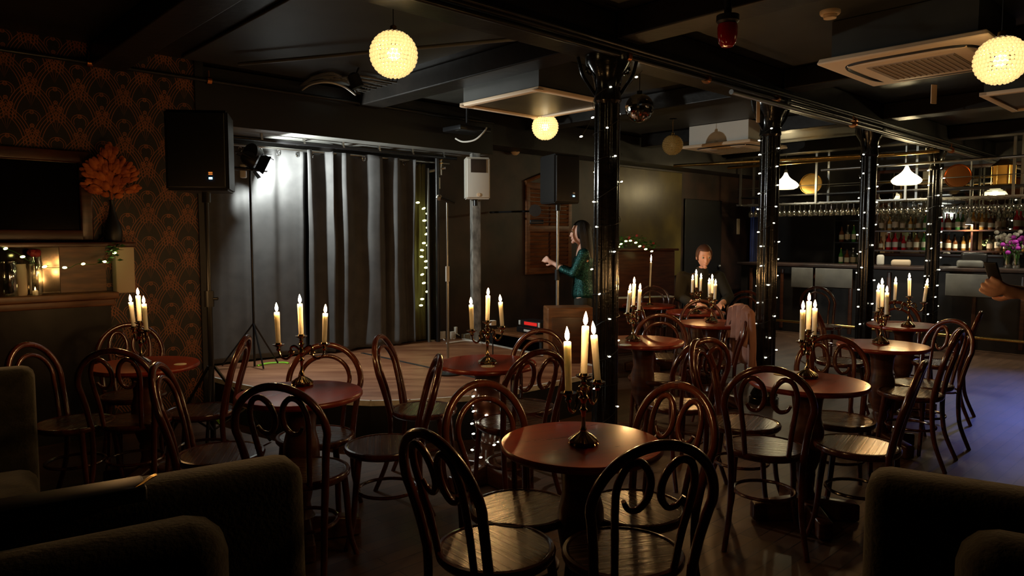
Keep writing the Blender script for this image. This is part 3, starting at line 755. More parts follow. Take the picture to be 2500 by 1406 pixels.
# red lamp and detector
p = PD(1776, 85, 3.9)
t = thing('warning_lamp', 'dark red glass lamp under the ceiling at the top, right of centre', 'lamp', p)
bm = nb(); add_lathe(bm, [(0, -.065), (.03, -.062), (.045, -.045), (.052, 0), (.054, .04), (.05, .055), (0, .055)], 28, caps=False); obj('glass', bm, 'red_lamp', t)
bm = nb(); add_lathe(bm, [(.045, .055), (.06, .07), (.06, .10), (.02, .11), (.02, ZC-p.z-.003)], 24); obj('fitting', bm, 'blackmat', t)
p = PZ(2027, 22, 2.79); p.z = 2.78
t = thing('smoke_detector', 'small cream smoke detector on the ceiling beam at the top right', 'smoke detector', p)
bm = nb(); add_lathe(bm, [(.02, -.045), (.034, -.042), (.038, -.025), (.034, -.022)], 28); obj('sensor', bm, 'creme', t)
bm = nb(); add_lathe(bm, [(.05, -.022), (.055, -.015), (.055, 0)], 28); obj('base_plate', bm, 'creme', t)
p = PD(1258, 367, 9.0)
t = thing('security_camera', 'small pinkish dome camera high on the back wall', 'camera', p)
bm = nb(); add_ball(bm, (0, 0, 0), .062, 16, 12); obj('dome', bm, 'creme', t)
bm = nb(); add_cyl(bm, (.02, -.045, 0), (.03, -.066, 0), .026, 16); obj('lens', bm, 'blackmat', t)
bm = nb(); add_cyl(bm, (0, 0, 0), N*(6.615-p.dot(N)), .03, 12); obj('mount', bm, 'blackmat', t)

# pipes
def pipe(label, pts, r, m='blacksteel', clips=(), name='ceiling_pipe', n=10):
    P = [V(p) for p in pts]; t = thing(name, label, 'pipe', P[0])
    bm = nb(); add_tube(bm, [p-P[0] for p in P], r, n); obj('tube', bm, m, t)
    for q in clips:
        c = P[0].lerp(P[-1], q)-P[0]; d = (P[-1]-P[0]).normalized()
        bm = nb(); add_cyl(bm, c-d*.018, c+d*.018, r*1.9, 12); add_cyl(bm, c, c+V((0, 0, .08)), .006, 8); obj('clip', bm, 'copper', t)
    return t
pipe('thin copper-clipped pipe along the top of the wallpapered wall and bulkhead', [R(-2.5, 6.03, 2.80), R(5.4, 6.10, 2.80)], .016, clips=(.40, .49, .60))
pipe('long black pipe under the main beam, catching candlelight', [R(-1, 2.99, 2.70), R(12.8, 2.99, 2.70)], .018, 'blacksteel', (.35, .42, .50, .62))
pipe('second thin black pipe along the main beam', [R(-1, 2.93, 2.74), R(12.8, 2.93, 2.74)], .012, 'blacksteel')
pipe('black pipe on the far side of the main beam, lit blue at the right', [R(5, 2.90, 2.62), R(12.6, 2.86, 2.62)], .02, 'steel', (.3, .7))
pipe('grey conduit running across the ceiling to the nearest pillar', [R(2.3, 5.6, 2.86), R(3.6, 3.4, 2.88)], .014, 'greycable')
pipe('thin brass pipe crossing the ceiling behind the second pillar', [R(8.8, 6.0, 2.55), R(9.6, 3.3, 2.55)], .022, 'brass')
pipe('pale pipe crossing above the bar, left half', [R(10.3, 6.0, 2.62), R(10.3, 3.0, 2.62)], .024, 'brass')
pipe('pale pipe crossing above the bar, right half', [R(10.5, 4.6, 2.50), R(10.5, 1.2, 2.50)], .020, 'steel')
# cable bundle on the ceiling by the stage
for i in range(9):
    rr = random.Random(i)
    q = [PZ(728+i*4, 212-i*3, 2.90), PZ(765+i*6, 196-i*2+rr.uniform(-5, 5), 2.90), PZ(820+i*5, 187+i*2+rr.uniform(-6, 6), 2.89), PZ(880, 186+i*6+rr.uniform(-3, 3), 2.89), PZ(960, 200+i*5, 2.90), PZ(1050, 205+i*3, 2.90)]
    bm = nb(); o0 = q[0].copy(); add_tube(bm, [a-o0 for a in q], .009, 6, sub=5)
    tag(obj('cable', bm, 'greycable', loc=o0), 'grey cable in the bundle sagging under the ceiling above the stage', 'cable', 'ceiling cable bundle')
q = [PZ(735, 222, 2.86), PZ(760, 206, 2.85), PZ(800, 201, 2.85), PZ(840, 212, 2.85), PZ(868, 232, 2.86)]
bm = nb(); o0 = q[0].copy(); add_tube(bm, [a-o0 for a in q], .008, 6, sub=5); tag(obj('cable', bm, 'white', loc=o0), 'pale looped cable above the stage bulkhead', 'cable')
q = [PD(1112, 338, 7.6), PD(1130, 346, 7.55), PD(1158, 342, 7.5), PD(1178, 326, 7.5), PD(1188, 312, 7.6)]
bm = nb(); o0 = q[0].copy(); add_tube(bm, [a-o0 for a in q], .009, 6, sub=5); tag(obj('cable', bm, 'white', loc=o0), 'white cable hanging in a loop right of the stage bulkhead', 'cable')
# projector plate above white cable
p = PD(1140, 318, 7.6); bm = nb(); add_box(bm, (0, 0, 0), (.42, .3, .05), ROOM, .01); t = tag(obj('junction_tray', bm, 'blacksteel', loc=p), 'black cable tray under the ceiling above the white speaker', 'cable tray')
bm = nb(); add_cyl(bm, (0, 0, .02), (0, 0, ZC-p.z-.003), .012, 8); obj('hanger', bm, 'blacksteel', t)
# little tags on the beam pipe
for (x, y, d), lab in [((1659, 142, 5.9), 'small cardboard tag hanging on the beam pipe near the second pillar'), ((1851, 268, 6.3), 'torn strip of pale paper on the head of the second pillar'), ((2280, 230, 5.0), 'narrow orange paper strip hanging below the large air conditioner')]:
    p = PD(x, y, d); h = {1659: .09, 1851: .22, 2280: .13}[x]; bm = nb(); add_box(bm, (0, 0, 0), (.05 if h < .2 else .035, .006, h), rz4(.3), .002)
    if h == .22:
        for v in bm.verts: v.co.x += .012*math.sin(v.co.z*30)
    tag(obj('paper_tag', bm, 'creme', loc=p), lab, 'tag')

# ================================================================ speakers, stage kit
def speaker(label, p, w, h, d, rz, m, led=None, tilt=0, patch=False):
    t = thing('loudspeaker', label, 'loudspeaker', p, rz)
    bm = nb()
    pl = [(-w/2, -d/2), (w/2, -d/2), (w*.36, d/2), (-w*.36, d/2)]
    add_prism(bm, pl, 0, h)
    bmesh.ops.bevel(bm, geom=bm.edges[:], offset=.012, segments=2, affect='EDGES')
    obj('cabinet', bm, m, t)
    bm = nb(); add_box(bm, (0, -d/2-.006, h*.5), (w*.9, .014, h*.93), None, .006); obj('grille', bm, m, t)
    bm = nb(); add_lathe(bm, [(.028, -.07), (.028, 0)], 16); obj('pole_socket', bm, 'blacksteel', t)
    if led:
        bm = nb(); add_box(bm, (w*.22, -d/2-.015, h*.15), (.02, .006, .012)); obj('power_light', bm, 'led_blue', t)
        bm = nb(); add_box(bm, (w*.22, -d/2-.015, h*.22), (.024, .006, .008)); add_box(bm, (w*.22, -d/2-.015, h*.2), (.024, .006, .006)); obj('badge', bm, 'led_amber' if led == 2 else 'white', t)
    if patch:
        bm = nb(); add_box(bm, (0, -d/2-.0165, h*.79), (w*.62, .006, h*.32), None, .002); obj('brown_patch', bm, 'wallbrown', t)
        bm = nb(); add_lathe(bm, [(.02, 0), (.02, .006)], 16, (w*.0, -d/2-.014, h*.1), Matrix.Rotation(PI/2, 4, 'X')); obj('logo_disc', bm, 'creme', t)
    return t
def stand(label, p, h, legs=True, m='blacksteel', spread=.42, a0=.4):
    t = thing('speaker_stand', label, 'stand', (p[0], p[1], p[2]))
    bm = nb(); add_cyl(bm, (0, 0, .10), (0, 0, h*.6), .019, 14); obj('lower_tube', bm, m, t)
    bm = nb(); add_cyl(bm, (0, 0, h*.58), (0, 0, h-.071), .015, 14); obj('upper_tube', bm, m, t)
    bm = nb(); add_lathe(bm, [(.032, h*.57), (.032, h*.63)], 16); add_cyl(bm, (.03, 0, h*.6), (.06, 0, h*.6), .01); obj('collar', bm, 'blackmat', t)
    for k in range(3):
        a = a0+k*2*PI/3; c, s = math.cos(a), math.sin(a)
        bm = nb(); add_cyl(bm, (.02*c, .02*s, .62), (spread*c, spread*s, .012), .011, 8); add_cyl(bm, (.02*c, .02*s, .18), (spread*.55*c, spread*.55*s, .28), .008, 8); obj('leg', bm, m, t)
    return t
p = PD(503, 469, 4.85); g = V((p.x, p.y, 0))
speaker('large black loudspeaker on a stand left of the stage', V((p.x, p.y, p.z)), .40, .52, .36, .12, 'blackmat', 2)
stand('black tripod stand under the left loudspeaker', g, p.z, spread=.42, a0=2.9)
p = PD(1362, 498, 7.5); g = V((p.x, p.y, 0))
speaker('grey-black loudspeaker on a stand near the carved shutter', p, .32, .50, .34, .55, 'blackmat', 1)
stand('tripod stand under the loudspeaker near the carved shutter', g, p.z, m='steel', spread=.24)
p = PD(1161, 487, 7.95); q = PB(1157, 700, 6.46)
speaker('white loudspeaker with a brown patch on the weathered post', p, .285, .455, .2, .35, 'white', None, patch=True)
q0 = V((p.x-.01, p.y+.14, SZ))
bm = nb(); add_box(bm, (0, 0, (2.45)/2-.16), (.10, .10, 2.12), rz4(.35), .006); tag(obj('post', bm, 'greywood', loc=q0), 'weathered grey timber post behind the white loudspeaker', 'post')
# microphone stand
p = PZ(1094, 912, SZ+.001)
t = thing('microphone_stand', 'thin microphone stand with microphone on the stage', 'microphone stand', p)
bm = nb(); add_lathe(bm, [(.13, 0), (.13, .012), (.03, .022), (.02, .03)], 32); obj('round_base', bm, 'blackmat', t)
bm = nb(); add_cyl(bm, (0, 0, .02), (0, 0, .86), .011, 10); add_cyl(bm, (0, 0, .85), (.0, 0, 1.48), .007, 10); obj('pole', bm, 'steel', t)
bm = nb(); add_cyl(bm, (0, 0, .80), (0, 0, .93), .017, 12); obj('clutch', bm, 'white', t)
bm = nb(); add_cyl(bm, (.0, 0, 1.47), (.02, 0, 1.50), .016, 10); obj('clip', bm, 'blackmat', t)
bm = nb(); add_cyl(bm, (.07, -.02, 1.465), (-.05, 0, 1.51), .011, 12, .016)
mc = obj('microphone', bm, 'blackmat', t)
bm = nb(); add_ball(bm, (-.068, .003, 1.517), .027, 14, 10); obj('head_grille', bm, 'steel', mc)
# stage spotlights on a bar stand
t = thing('stage_lamp_stand', 'stage lamp stand with a blazing spotlight in front of the curtain', 'stage light', PD(610, 470, 6.27)*1)
b0 = PB(611, 470, 6.31); t.location = (b0.x, b0.y, SZ); z0 = SZ
zt = STAGE_LAMP.z-z0
bm = nb(); add_cyl(bm, (0, 0, .0), (0, 0, zt-.05), .010, 10); obj('pole', bm, 'blacksteel', t)
bm = nb(); add_cyl(bm, -U*.2+V((0, 0, zt-.04)), U*.16+V((0, 0, zt-.04)), .016, 10); obj('crossbar', bm, 'blacksteel', t)
for k in range(3):
    a = 1+k*2*PI/3; bm = nb(); add_cyl(bm, (0, 0, .4), (.3*math.cos(a), .3*math.sin(a)*.6, .01), .008, 8); obj('leg', bm, 'blacksteel', t)
lamp_dir = (U*1.0-N*.25+V((0, 0, -.5))).normalized()
def par(root, c, d, lit, s=1.0):
    rot = d.to_track_quat('Z', 'Y').to_matrix().to_4x4()
    bm = nb(); add_lathe(bm, [(.03*s, -.16*s), (.06*s, -.13*s), (.075*s, -.06*s), (.078*s, -.035*s)], 24, c, rot); hd = obj('lamp_housing', bm, 'blackmat', root)
    bm = nb(); add_lathe(bm, [(.060*s, -.055*s), (.03*s, -.05*s), (0, -.048*s)], 20, c, rot, caps=False); obj('lens', bm, 'led_white' if lit else 'lens_dim', hd)
    if lit:
        for k in range(4):
            a = k*PI/2; bm = nb(); cc = V(c)+rot.to_3x3() @ V((.085*s*math.cos(a), .085*s*math.sin(a), .0))
            r2 = rot @ rz4(a) @ Matrix.Rotation(.5, 4, 'Y')
            m4 = Matrix.Translation(cc) @ r2
            vs = add_box(bm, (0, 0, .02*s), (.003, .13*s, .09*s))
            for v in vs:
                if v.co.z > .02*s: v.co.y *= 1.35
                v.co = m4 @ v.co
            obj('barn_door', bm, 'blacksteel', hd)
    bm = nb(); 
    add_tube(bm, [V(c)+rot.to_3x3() @ V(q) for q in ((.09*s, 0, -.08*s), (.09*s, 0, -.2*s), (0, 0, -.22*s), (-.09*s, 0, -.2*s), (-.09*s, 0, -.08*s))], .006, 6); obj('yoke', bm, 'blacksteel', hd)
par(t, STAGE_LAMP-V(t.location)-lamp_dir*.035, lamp_dir, True)
par(t, PB(602, 368, 6.30)-V(t.location), V((-.35, -.8, .25)).normalized(), False, 1.15)
bm = nb(); add_box(bm, PB(594, 418, 6.34)-V(t.location), (.05, .05, .12), None, .01); obj('dimmer_box', bm, 'white', t)
# wash lamp on ceiling (real source of the stage wash) and blue wash lamp
for nm, lab, c, d, mm in (('wash_lamp', 'small black lamp aimed at the stage floor from the ceiling', R(3.2, 5.3, 2.72), (R(4.1, 4.9, .33)-R(3.2, 5.3, 2.72)).normalized(), 'lens_dim'), ('wash_lamp', 'blue party lamp fixed to the ceiling at the right', BLUE+V((0, 0, .03)), (PZ(2500, 955, 0)-BLUE).normalized(), 'blue_lens')):
    t = thing(nm, lab, 'lamp', c)
    rot = d.to_track_quat('Z', 'Y').to_matrix().to_4x4()
    bm = nb(); add_lathe(bm, [(.02, -.17), (.05, -.15), (.055, -.05), (.057, -.045)], 20, (0, 0, 0), rot); obj('lamp_housing', bm, 'blackmat', t)
    bm = nb(); add_lathe(bm, [(.045, -.06), (0, -.058)], 16, (0, 0, 0), rot, caps=False); obj('lens', bm, mm, t)
    bm = nb(); add_cyl(bm, -d*.12, V((0, 0, ZC-c.z-.003)), .008, 8); obj('mount', bm, 'blacksteel', t)
# small lamp near shutter
p = PD(1306, 514, 8.2)
t = thing('stage_lamp', 'small black lamp with a round white lens beside the carved shutter', 'stage light', p)
par(t, V((0, 0, 0)), V((-.1, -1, -.05)).normalized(), False, .9)
bm = nb(); add_cyl(bm, (0, .15, 0), N*(6.60-p.dot(N)), .012, 8); add_box(bm, (.02, 0, -.13), (.16, .12, .05), None, .01); obj('bracket', bm, 'blacksteel', t)
# clamp and cables at the end of the rail
p = PB(1075, 410, 6.45)
t = thing('clamp', 'metal clamps and coiled cable at the right end of the curtain rail', 'clamp', p)
bm = nb(); add_cyl(bm, (-.14, 0, -.04), (.06, 0, .0), .018, 10); add_cyl(bm, (0, 0, -.08), (0, 0, .13), .02, 10); obj('clamp_body', bm, 'steel', t)
bm = nb(); add_tube(bm, [(.03*math.cos(k), .03*math.sin(k), .02+.006*k) for k in range(18)], .006, 6, sub=2); obj('cable_coil', bm, 'brass', t)
bm = nb(); add_box(bm, (-.02, 0, -.17), (.035, .03, .13), None, .008); obj('hanging_tape', bm, 'label', t)
q = PB(1046, 600, 6.48); bm = nb(); add_cyl(bm, (0, 0, 0), (0, 0, 1.95), .016, 10); tag(obj('upright_pole', bm, 'greycable', loc=(q.x, q.y, SZ)), 'thin upright pole beside the string lights at the curtain end', 'pole')
bm = nb(); add_cyl(bm, (0, 0, 0), (0, 0, 2.1), .024, 10); tag(obj('upright_pole', bm, 'blacksteel', loc=(q.x+.10, q.y+.02, SZ)), 'thicker black upright pole right of the string lights', 'pole')
# sockets and adapters at the back of the stage
for (x, y), s, lab in [((1079, 818), (.09, .03, .09), 'white wall socket behind the stage, left one'), ((1105, 818), (.08, .03, .09), 'grey wall socket behind the stage, middle one'), ((1112, 806), (.035, .04, .08), 'white power plug standing up behind the stage'),
                       ((1140, 822), (.11, .08, .07), 'white adapter box on the back edge of the stage'), ((1056, 835), (.04, .04, .05), 'small white block at the foot of the string lights')]:
    p = PB(x, y, 6.5); bm = nb(); add_box(bm, (0, 0, 0), s, ROOM, .006); add_cyl(bm, (0, -.0, -s[2]*.4), N*.0+V((.05, -.02, -s[2]*.5-.02)), .006); tag(obj('power_socket', bm, 'white', loc=p), lab, 'socket')
q = [PZ(x, y, SZ+.012) for x, y in ((1090, 838), (1110, 835), (1135, 832), (1160, 833), (1175, 838))]
bm = nb(); o0 = q[0].copy(); add_tube(bm, [a-o0 for a in q], .010, 6, sub=4); tag(obj('cable', bm, 'white', loc=o0), 'white cable lying along the back of the stage', 'cable')

# DJ bench and gear, amplifier box
dd = (bk-bk0).normalized(); nrm = V((dd.y, -dd.x, 0))
if nrm.dot(V((0, 1, 0))) < 0: nrm = -nrm
c = PD(1290, 812, 7.75); ang = math.atan2(dd.y, dd.x)
t = thing('low_bench', 'low wooden bench carrying the music equipment beside the stage', 'bench', (c.x, c.y, 0), ang)
bm = nb(); add_box(bm, (0, 0, c.z-.015), (.95, .42, .03), None, .004); obj('bench_top', bm, 'oak', t)
for sx in (-1, 1):
    bm = nb(); add_box(bm, (sx*.44, 0, (c.z-.03)/2), (.04, .38, c.z-.03)); obj('side_panel', bm, 'blackmat', t, smooth=False)
bm = nb(); add_box(bm, (0, .18, (c.z-.03)/2), (.86, .02, c.z-.03)); obj('back_panel', bm, 'blackmat', t, smooth=False)
t = thing('music_mixer', 'black music mixer with a red display on the low bench', 'mixer', (PD(1305, 800, 7.75).x, 7.78, c.z), ang)
bm = nb(); add_box(bm, (0, 0, .03), (.34, .24, .06), None, .006); obj('lower_case', bm, 'blacksteel', t)
bm = nb(); add_box(bm, (0, .03, .095), (.38, .2, .07), None, .006); obj('upper_case', bm, 'blackmat', t)
bm = nb(); add_box(bm, (.02, -.072, .10), (.22, .006, .035)); obj('display', bm, 'redled', t)
for sx in (-.17, .17):
    bm = nb(); add_box(bm, (sx, -.074, .10), (.03, .01, .05), None, .003); obj('rack_ear', bm, 'white', t)
bm = nb(); add_box(bm, (.03, -.123, .03), (.12, .006, .022)); obj('label_strip', bm, 'white', t)
p = PD(1203, 788, 6.9); bm = nb(); add_box(bm, (0, 0, 0), (.06, .05, .05), rz4(.5), .008)
w_ = tag(obj('tissue_box', bm, 'white', loc=p), 'small white cube seen through the candelabrum by the stage', 'box'); 
bm = nb(); add_cyl(bm, (0, 0, -.02), (0, 0, SZ-p.z), .006, 8); obj('post', bm, 'blacksteel', w_)
p = PD(1387, 835, 6.75); g = V((p.x, p.y, 0))
t = thing('amplifier_box', 'brown wooden box standing beside the nearest pillar', 'box', g, .1)
ztop = PD(1387, 748, 6.75).z
bm = nb(); add_box(bm, (0, 0, ztop/2), (.44, .3, ztop), None, .012); obj('case', bm, 'oak', t)
bm = nb(); add_box(bm, (0, -.152, ztop*.5), (.36, .012, ztop*.8), None, .004); obj('front_panel', bm, 'darkwood', t)
# carved shutter / panel on the wall
a0, a1 = PB(1283, 560, 6.6).dot(U), PB(1394, 560, 6.6).dot(U)
zt, zb = PB(1330, 448, 6.6).z, PB(1330, 668, 6.6).z
t = thing('carved_shutter', 'tall brown carved wooden shutter on the back wall', 'wall panel', R((a0+a1)/2, 6.598, 0), RZ); w = a1-a0
bm = nb()
for sx in (-1, 1): add_box(bm, (sx*(w/2-.035), 0, (zt+zb)/2), (.07, .03, zt-zb), None, .004)
for z in (zb+.04, (zt+zb)/2, zt-.04): add_box(bm, (0, 0, z), (w-.1, .032, .08), None, .004)
obj('frame', bm, 'oak', t)
for s, h0, h1 in ((0, zb+.08, (zt+zb)/2-.04), (1, (zt+zb)/2+.04, zt-.08)):
    for sx in (-1, 1):
        bm = nb(); x = sx*(w/4-.02); n = 9
        for k in range(n):
            z = h0+(k+.5)*(h1-h0)/n; add_box(bm, (x, 0, z), (w/2-.075, .02, (h1-h0)/n*.82), Matrix.Rotation(.35, 4, 'X'))
        obj('louvres', bm, 'oak', t, smooth=False)
        bm = nb(); add_box(bm, (x, .008, (h0+h1)/2), (w/2-.05, .008, h1-h0)); obj('backing', bm, 'darkwood', t, smooth=False)
bm = nb(); add_tube(bm, [(-w/2, 0, zt), (-w/4, 0, zt+.08), (0, 0, zt+.13), (w/4, 0, zt+.08), (w/2, 0, zt)], .025, 8, sub=4); obj('crest', bm, 'oak', t)

# ================================================================ piano with garland
pl, pr = PD(1500, 700, 9.25), PD(1605, 700, 9.25)
c = (pl+pr)/2; zt = PD(1550, 612, 9.25).z
t = thing('upright_piano', 'dark red-brown upright piano against the olive panel', 'piano', (c.x, c.y+.2, 0), RZ*.4); w = (pr-pl).length+.45
bm = nb(); add_box(bm, (0, 0, zt/2), (w, .4, zt), None, .012); obj('case', bm, 'darkwood', t)
bm = nb(); add_box(bm, (0, -.02, zt+.014), (w+.06, .46, .028), None, .008); obj('lid', bm, 'darkwood', t)
bm = nb(); add_box(bm, (0, -.3, .68), (w-.06, .24, .12), None, .01); obj('keyboard_case', bm, 'darkwood', t)
bm = nb(); add_box(bm, (0, -.33, .745), (w-.2, .14, .012)); obj('keys', bm, 'label', t)
for s in (-1, 1):
    bm = nb(); add_lathe(bm, [(.03, 0), (.025, .3), (.035, .61)], 12, (s*(w/2-.08), -.36, 0)); obj('leg', bm, 'darkwood', t)
def garland(label, pts, n, seed, r=.05, red=True, name='leaf_garland'):
    rn = random.Random(seed); P = smooth_path(pts, 8); t = thing(name, label, 'garland', P[0])
    bm = nb()
    for k in range(n):
        q = rn.choice(P)-P[0]+V((rn.gauss(0, r), rn.gauss(0, r*.6), rn.gauss(0, r*.6)))
        m4 = Matrix.Rotation(rn.uniform(0, 6), 4, 'Z') @ Matrix.Rotation(rn.uniform(-1, 1), 4, 'X')
        vs = [bm.verts.new(q+m4.to_3x3() @ V(a)) for a in ((0, 0, 0), (.018, .012, .003), (.045, 0, 0), (.018, -.012, .003))]
        bm.faces.new(vs)
    o = obj('leaves', bm, 'leaf', t, smooth=False); o['kind'] = 'stuff'
    if red:
        bm = nb()
        for k in range(max(3, n//30)):
            q = rn.choice(P)-P[0]+V((rn.gauss(0, r), rn.gauss(0, r*.6)-.02, rn.gauss(0, r)+.04)); add_ball(bm, q, .018, 7, 5)
        o = obj('red_flowers', bm, 'redflower', t); o['kind'] = 'stuff'
    return t
zt2 = zt+.06
gp = [PD(1500, 605, 9.1), PD(1515, 590, 9.1), PD(1540, 585, 9.1), PD(1570, 592, 9.1), PD(1600, 612, 9.1)]
for q in gp: q.z = max(q.z, zt+.04)
garland('leafy garland with red flowers lying on the piano', gp, 260, 3)
gp2 = [PD(1506, 608, 8.98), PD(1520, 592, 8.98), PD(1533, 588, 8.98), PD(1548, 589, 8.98), PD(1560, 600, 8.98), PD(1572, 606, 8.98), PD(1585, 612, 8.98), PD(1600, 615, 8.98)]
string_of_lights('string_lights', 'yellowish string lights in the garland on the piano', smooth_path(gp2, 4), .065, 'fairy_green', r=.010, seed=31)

# ================================================================ mantelpiece, overmantel mirror, plume vase
aR = PB(331, 610, 5.86).dot(U); aL = -3.3
t = thing('mantelpiece', 'dark wooden mantelpiece with mirrored recess on the wallpapered wall', 'mantelpiece', R(0, 6.09, 0), RZ)
bm = nb(); add_box(bm, ((aL+aR)/2, -.12, 1.455), (aR-aL, .24, .035), None, .006); obj('top_shelf', bm, 'darkwood', t)
aR2 = PB(290, 710, 5.9).dot(U)
bm = nb(); add_box(bm, ((aL+aR2)/2, -.10, 1.075), (aR2-aL, .2, .05), None, .006); add_box(bm, ((aL+aR2)/2, -.06, 1.02), (aR2-aL-.03, .14, .05), None, .006); obj('lower_ledge', bm, 'oak', t)
bm = nb(); add_box(bm, ((aL+aR2)/2, -.04, .497), (aR2-aL-.06, .08, .99)); obj('lower_panel', bm, 'wallblack', t, smooth=False)
bm = nb(); add_box(bm, ((aL+aR2)/2-.1, -.012, 1.27), (aR2-aL-.25, .02, .335)); obj('mirror', bm, 'mirrordark', t, smooth=False)
a3, a4 = PB(284, 650, 5.95).dot(U), PB(330, 650, 5.95).dot(U)
bm = nb(); add_box(bm, ((a3+a4)/2, -.07, 1.26), (a4-a3, .12, .35), None, .008); obj('stone_pilaster', bm, 'paper', t)
bm = nb(); add_box(bm, ((a3+a4)/2-.26, -.025, 1.27), (.30, .012, .335)); obj('reflection_board', bm, 'oak', t, smooth=False)  # oak board added in place of a pale reflection in the recess mirror
t2 = thing('wall_mirror', 'large dark wood framed mirror hanging over the mantelpiece', 'mirror', R(0, 6.095, 0), RZ)
mR = PB(226, 470, 6.05).dot(U); mz0, mz1 = 1.478, PB(100, 362, 6.05).z
bm = nb(); fw = .085
add_box(bm, ((aL+mR)/2, -.025, mz0+fw/2), (mR-aL, .05, fw), None, .012); add_box(bm, ((aL+mR)/2, -.025, mz1-fw/2), (mR-aL, .05, fw), None, .012)
add_box(bm, (mR-fw/2, -.0255, (mz0+mz1)/2), (fw, .05, mz1-mz0), None, .012); obj('frame', bm, 'darkwood', t2)
bm = nb(); add_box(bm, ((aL+mR)/2, -.008, (mz0+mz1)/2), (mR-aL-fw, .012, mz1-mz0-fw)); obj('glass', bm, 'mirrordark', t2, smooth=False)
# black vase with orange plume
p = PB(277, 600, 5.98); p.z = 1.4727
t = thing('plume_vase', 'slender black vase with an orange fan-shaped plume on the mantelpiece', 'vase', p, RZ)
bm = nb(); add_lathe(bm, [(.055, 0), (.062, .02), (.065, .08), (.05, .14), (.028, .20), (.018, .26), (.016, .30), (.022, .315)], 24); obj('vase', bm, 'blackmat', t)
bm = nb(); add_tube(bm, [(0, 0, .28), (0, 0, .36), (.005, 0, .45)], .008, 6); obj('stem', bm, 'plume', t)
bm = nb(); rn = random.Random(4)
for k in range(330):
    th = rn.uniform(-1.35, 1.35); rr = .36*math.sqrt(rn.uniform(.02, 1)); x = rr*math.sin(th)*.56; z = .33+rr*math.cos(th)*1.0+.03*math.cos(th*6)
    add_ball(bm, (x, rn.uniform(-.025, .025), z), rn.uniform(.009, .021), 7, 5, (1, .6, 1.7), Matrix.Rotation(th, 4, 'Y'))
o = obj('plume', bm, 'plume', t)
# things on the ledge
def jar(name, label, px, py, r, h, m, cap=None, capm='redflower'):
    p = PB(px, py, 5.99); p.z = 1.1006
    t = thing(name, label, 'jar', p)
    bm = nb(); add_lathe(bm, [(r*.9, 0), (r, .01), (r, h*.8), (r*.9, h*.9), (r*.9, h)], 24); obj('body', bm, m, t)
    if cap:
        bm = nb()
        for k in range(9): add_ball(bm, (.02*math.cos(k*.7)*(k % 3)/1.5, .02*math.sin(k*.7), h+.02+.01*(k % 2)), .024, 8, 6)
        obj('flower', bm, capm, t)
    return t
jar('glass_vase', 'tall glass vase with a dark red flower on the mantelpiece ledge', 88, 690, .042, .27, 'glassy', True)
jar('glass_jar', 'striped grey glass jar on the mantelpiece ledge at the left edge', 18, 690, .07, .24, 'glassy')
jar('glass_jar', 'small brownish jar beside the striped jar on the mantelpiece ledge', 50, 690, .04, .22, 'paper')
p = PB(85, 688, 5.95); p.z = 1.1006
bm = nb(); add_lathe(bm, [(.018, 0), (.018, .03), (.012, .032)], 16); o = obj('tea_light', bm, 'wax', loc=p); tag(o, 'small tea light glowing at the foot of the glass vase', 'candle')
bm = nb(); add_lathe(bm, [(0, .034), (.004, .038), (.0045, .045), (0, .06)], 8, caps=False); obj('flame', bm, 'flame_dim', o)
w = [(-10, 598), (0, 602), (40, 617), (73, 638), (113, 652), (155, 653), (172, 653), (191, 644), (230, 645), (265, 634), (285, 610), (297, 598)]
pts = smooth_path([PB(x, y, 5.83) for x, y in w], 5)
string_of_lights('string_lights', 'string lights sagging under the mantelpiece shelf', pts, .115, 'fairy_green', r=.0085, seed=41, cable='leaf')
gp = [PB(x, y, 5.80) for x, y in ((255, 640), (270, 628), (285, 608), (290, 600))]
garland('few ivy leaves at the right end of the mantelpiece', gp, 46, 8, .025, False, 'ivy_sprig')

# ================================================================ sofas
def sofa(label, p0, p1, ztop, cushion=None, depth=.62, thick=.17, cu_off=.28, front=-1):
    """back rest running from p0 to p1 (plan), seat on the camera side"""
    d = (p1-p0); L = d.length; ang = math.atan2(d.y, d.x)
    t = thing('velvet_sofa', label, 'sofa', (p0.x, p0.y, 0), ang)
    bm = nb()
    vs = add_box(bm, (L/2, -thick/2, ztop/2+.03), (L, thick, ztop-.06), None, .05)
    for v in vs:
        f = max(0, (v.co.z-ztop*.6)/(ztop*.4)); v.co.y += .03*f
    obj('backrest', bm, 'velvet', t)
    bm = nb(); add_box(bm, (L/2, -thick-.13-.0, .5*(ztop-.08)+.16), (L-.26*2 if cushion is None else cushion[1]-cushion[0], .2, ztop-.30), None, .08)
    if cushion:
        for v in bm.verts: v.co.x += (cushion[0]+cushion[1])/2-L/2
    obj('back_cushion', bm, 'velvet', t)
    bm = nb(); add_box(bm, (L/2, -thick-depth/2, .32), (L, depth, .28), None, .07); obj('seat', bm, 'velvet', t)
    for x in (.06, L-.06):
        for y in (-.06, -thick-depth+.06):
            bm = nb(); add_cyl(bm, (x, y, 0), (x, y, .19), .02, 10, .028); obj('leg', bm, 'blackmat', t)
    return t
q1 = PZ(712, 1098, .9); q0 = PZ(196, 1182, .9); dv = (q1-q0).normalized(); q0 = q1-dv*1.9
q1.z = q0.z = 0
LS = (q1-q0).length
sofa('dark velvet sofa in the left foreground, back rest rising to the right', q0, q1, .9, (LS-1.25, LS-.24))
q1 = PZ(84, 888, .9); q0 = q1-dv*1.4; q0.z = q1.z = 0
sofa('dark velvet sofa at the left edge behind the foreground sofa', q0, q1, .9)
q0 = PZ(2124, 1126, .9); q1 = PZ(2500, 1182, .9); dr = (q1-q0).normalized(); q1 = q0+dr*1.6; q0.z = q1.z = 0
sofa('dark velvet sofa in the right foreground corner', q0, q1, .9, (.20, 1.4))
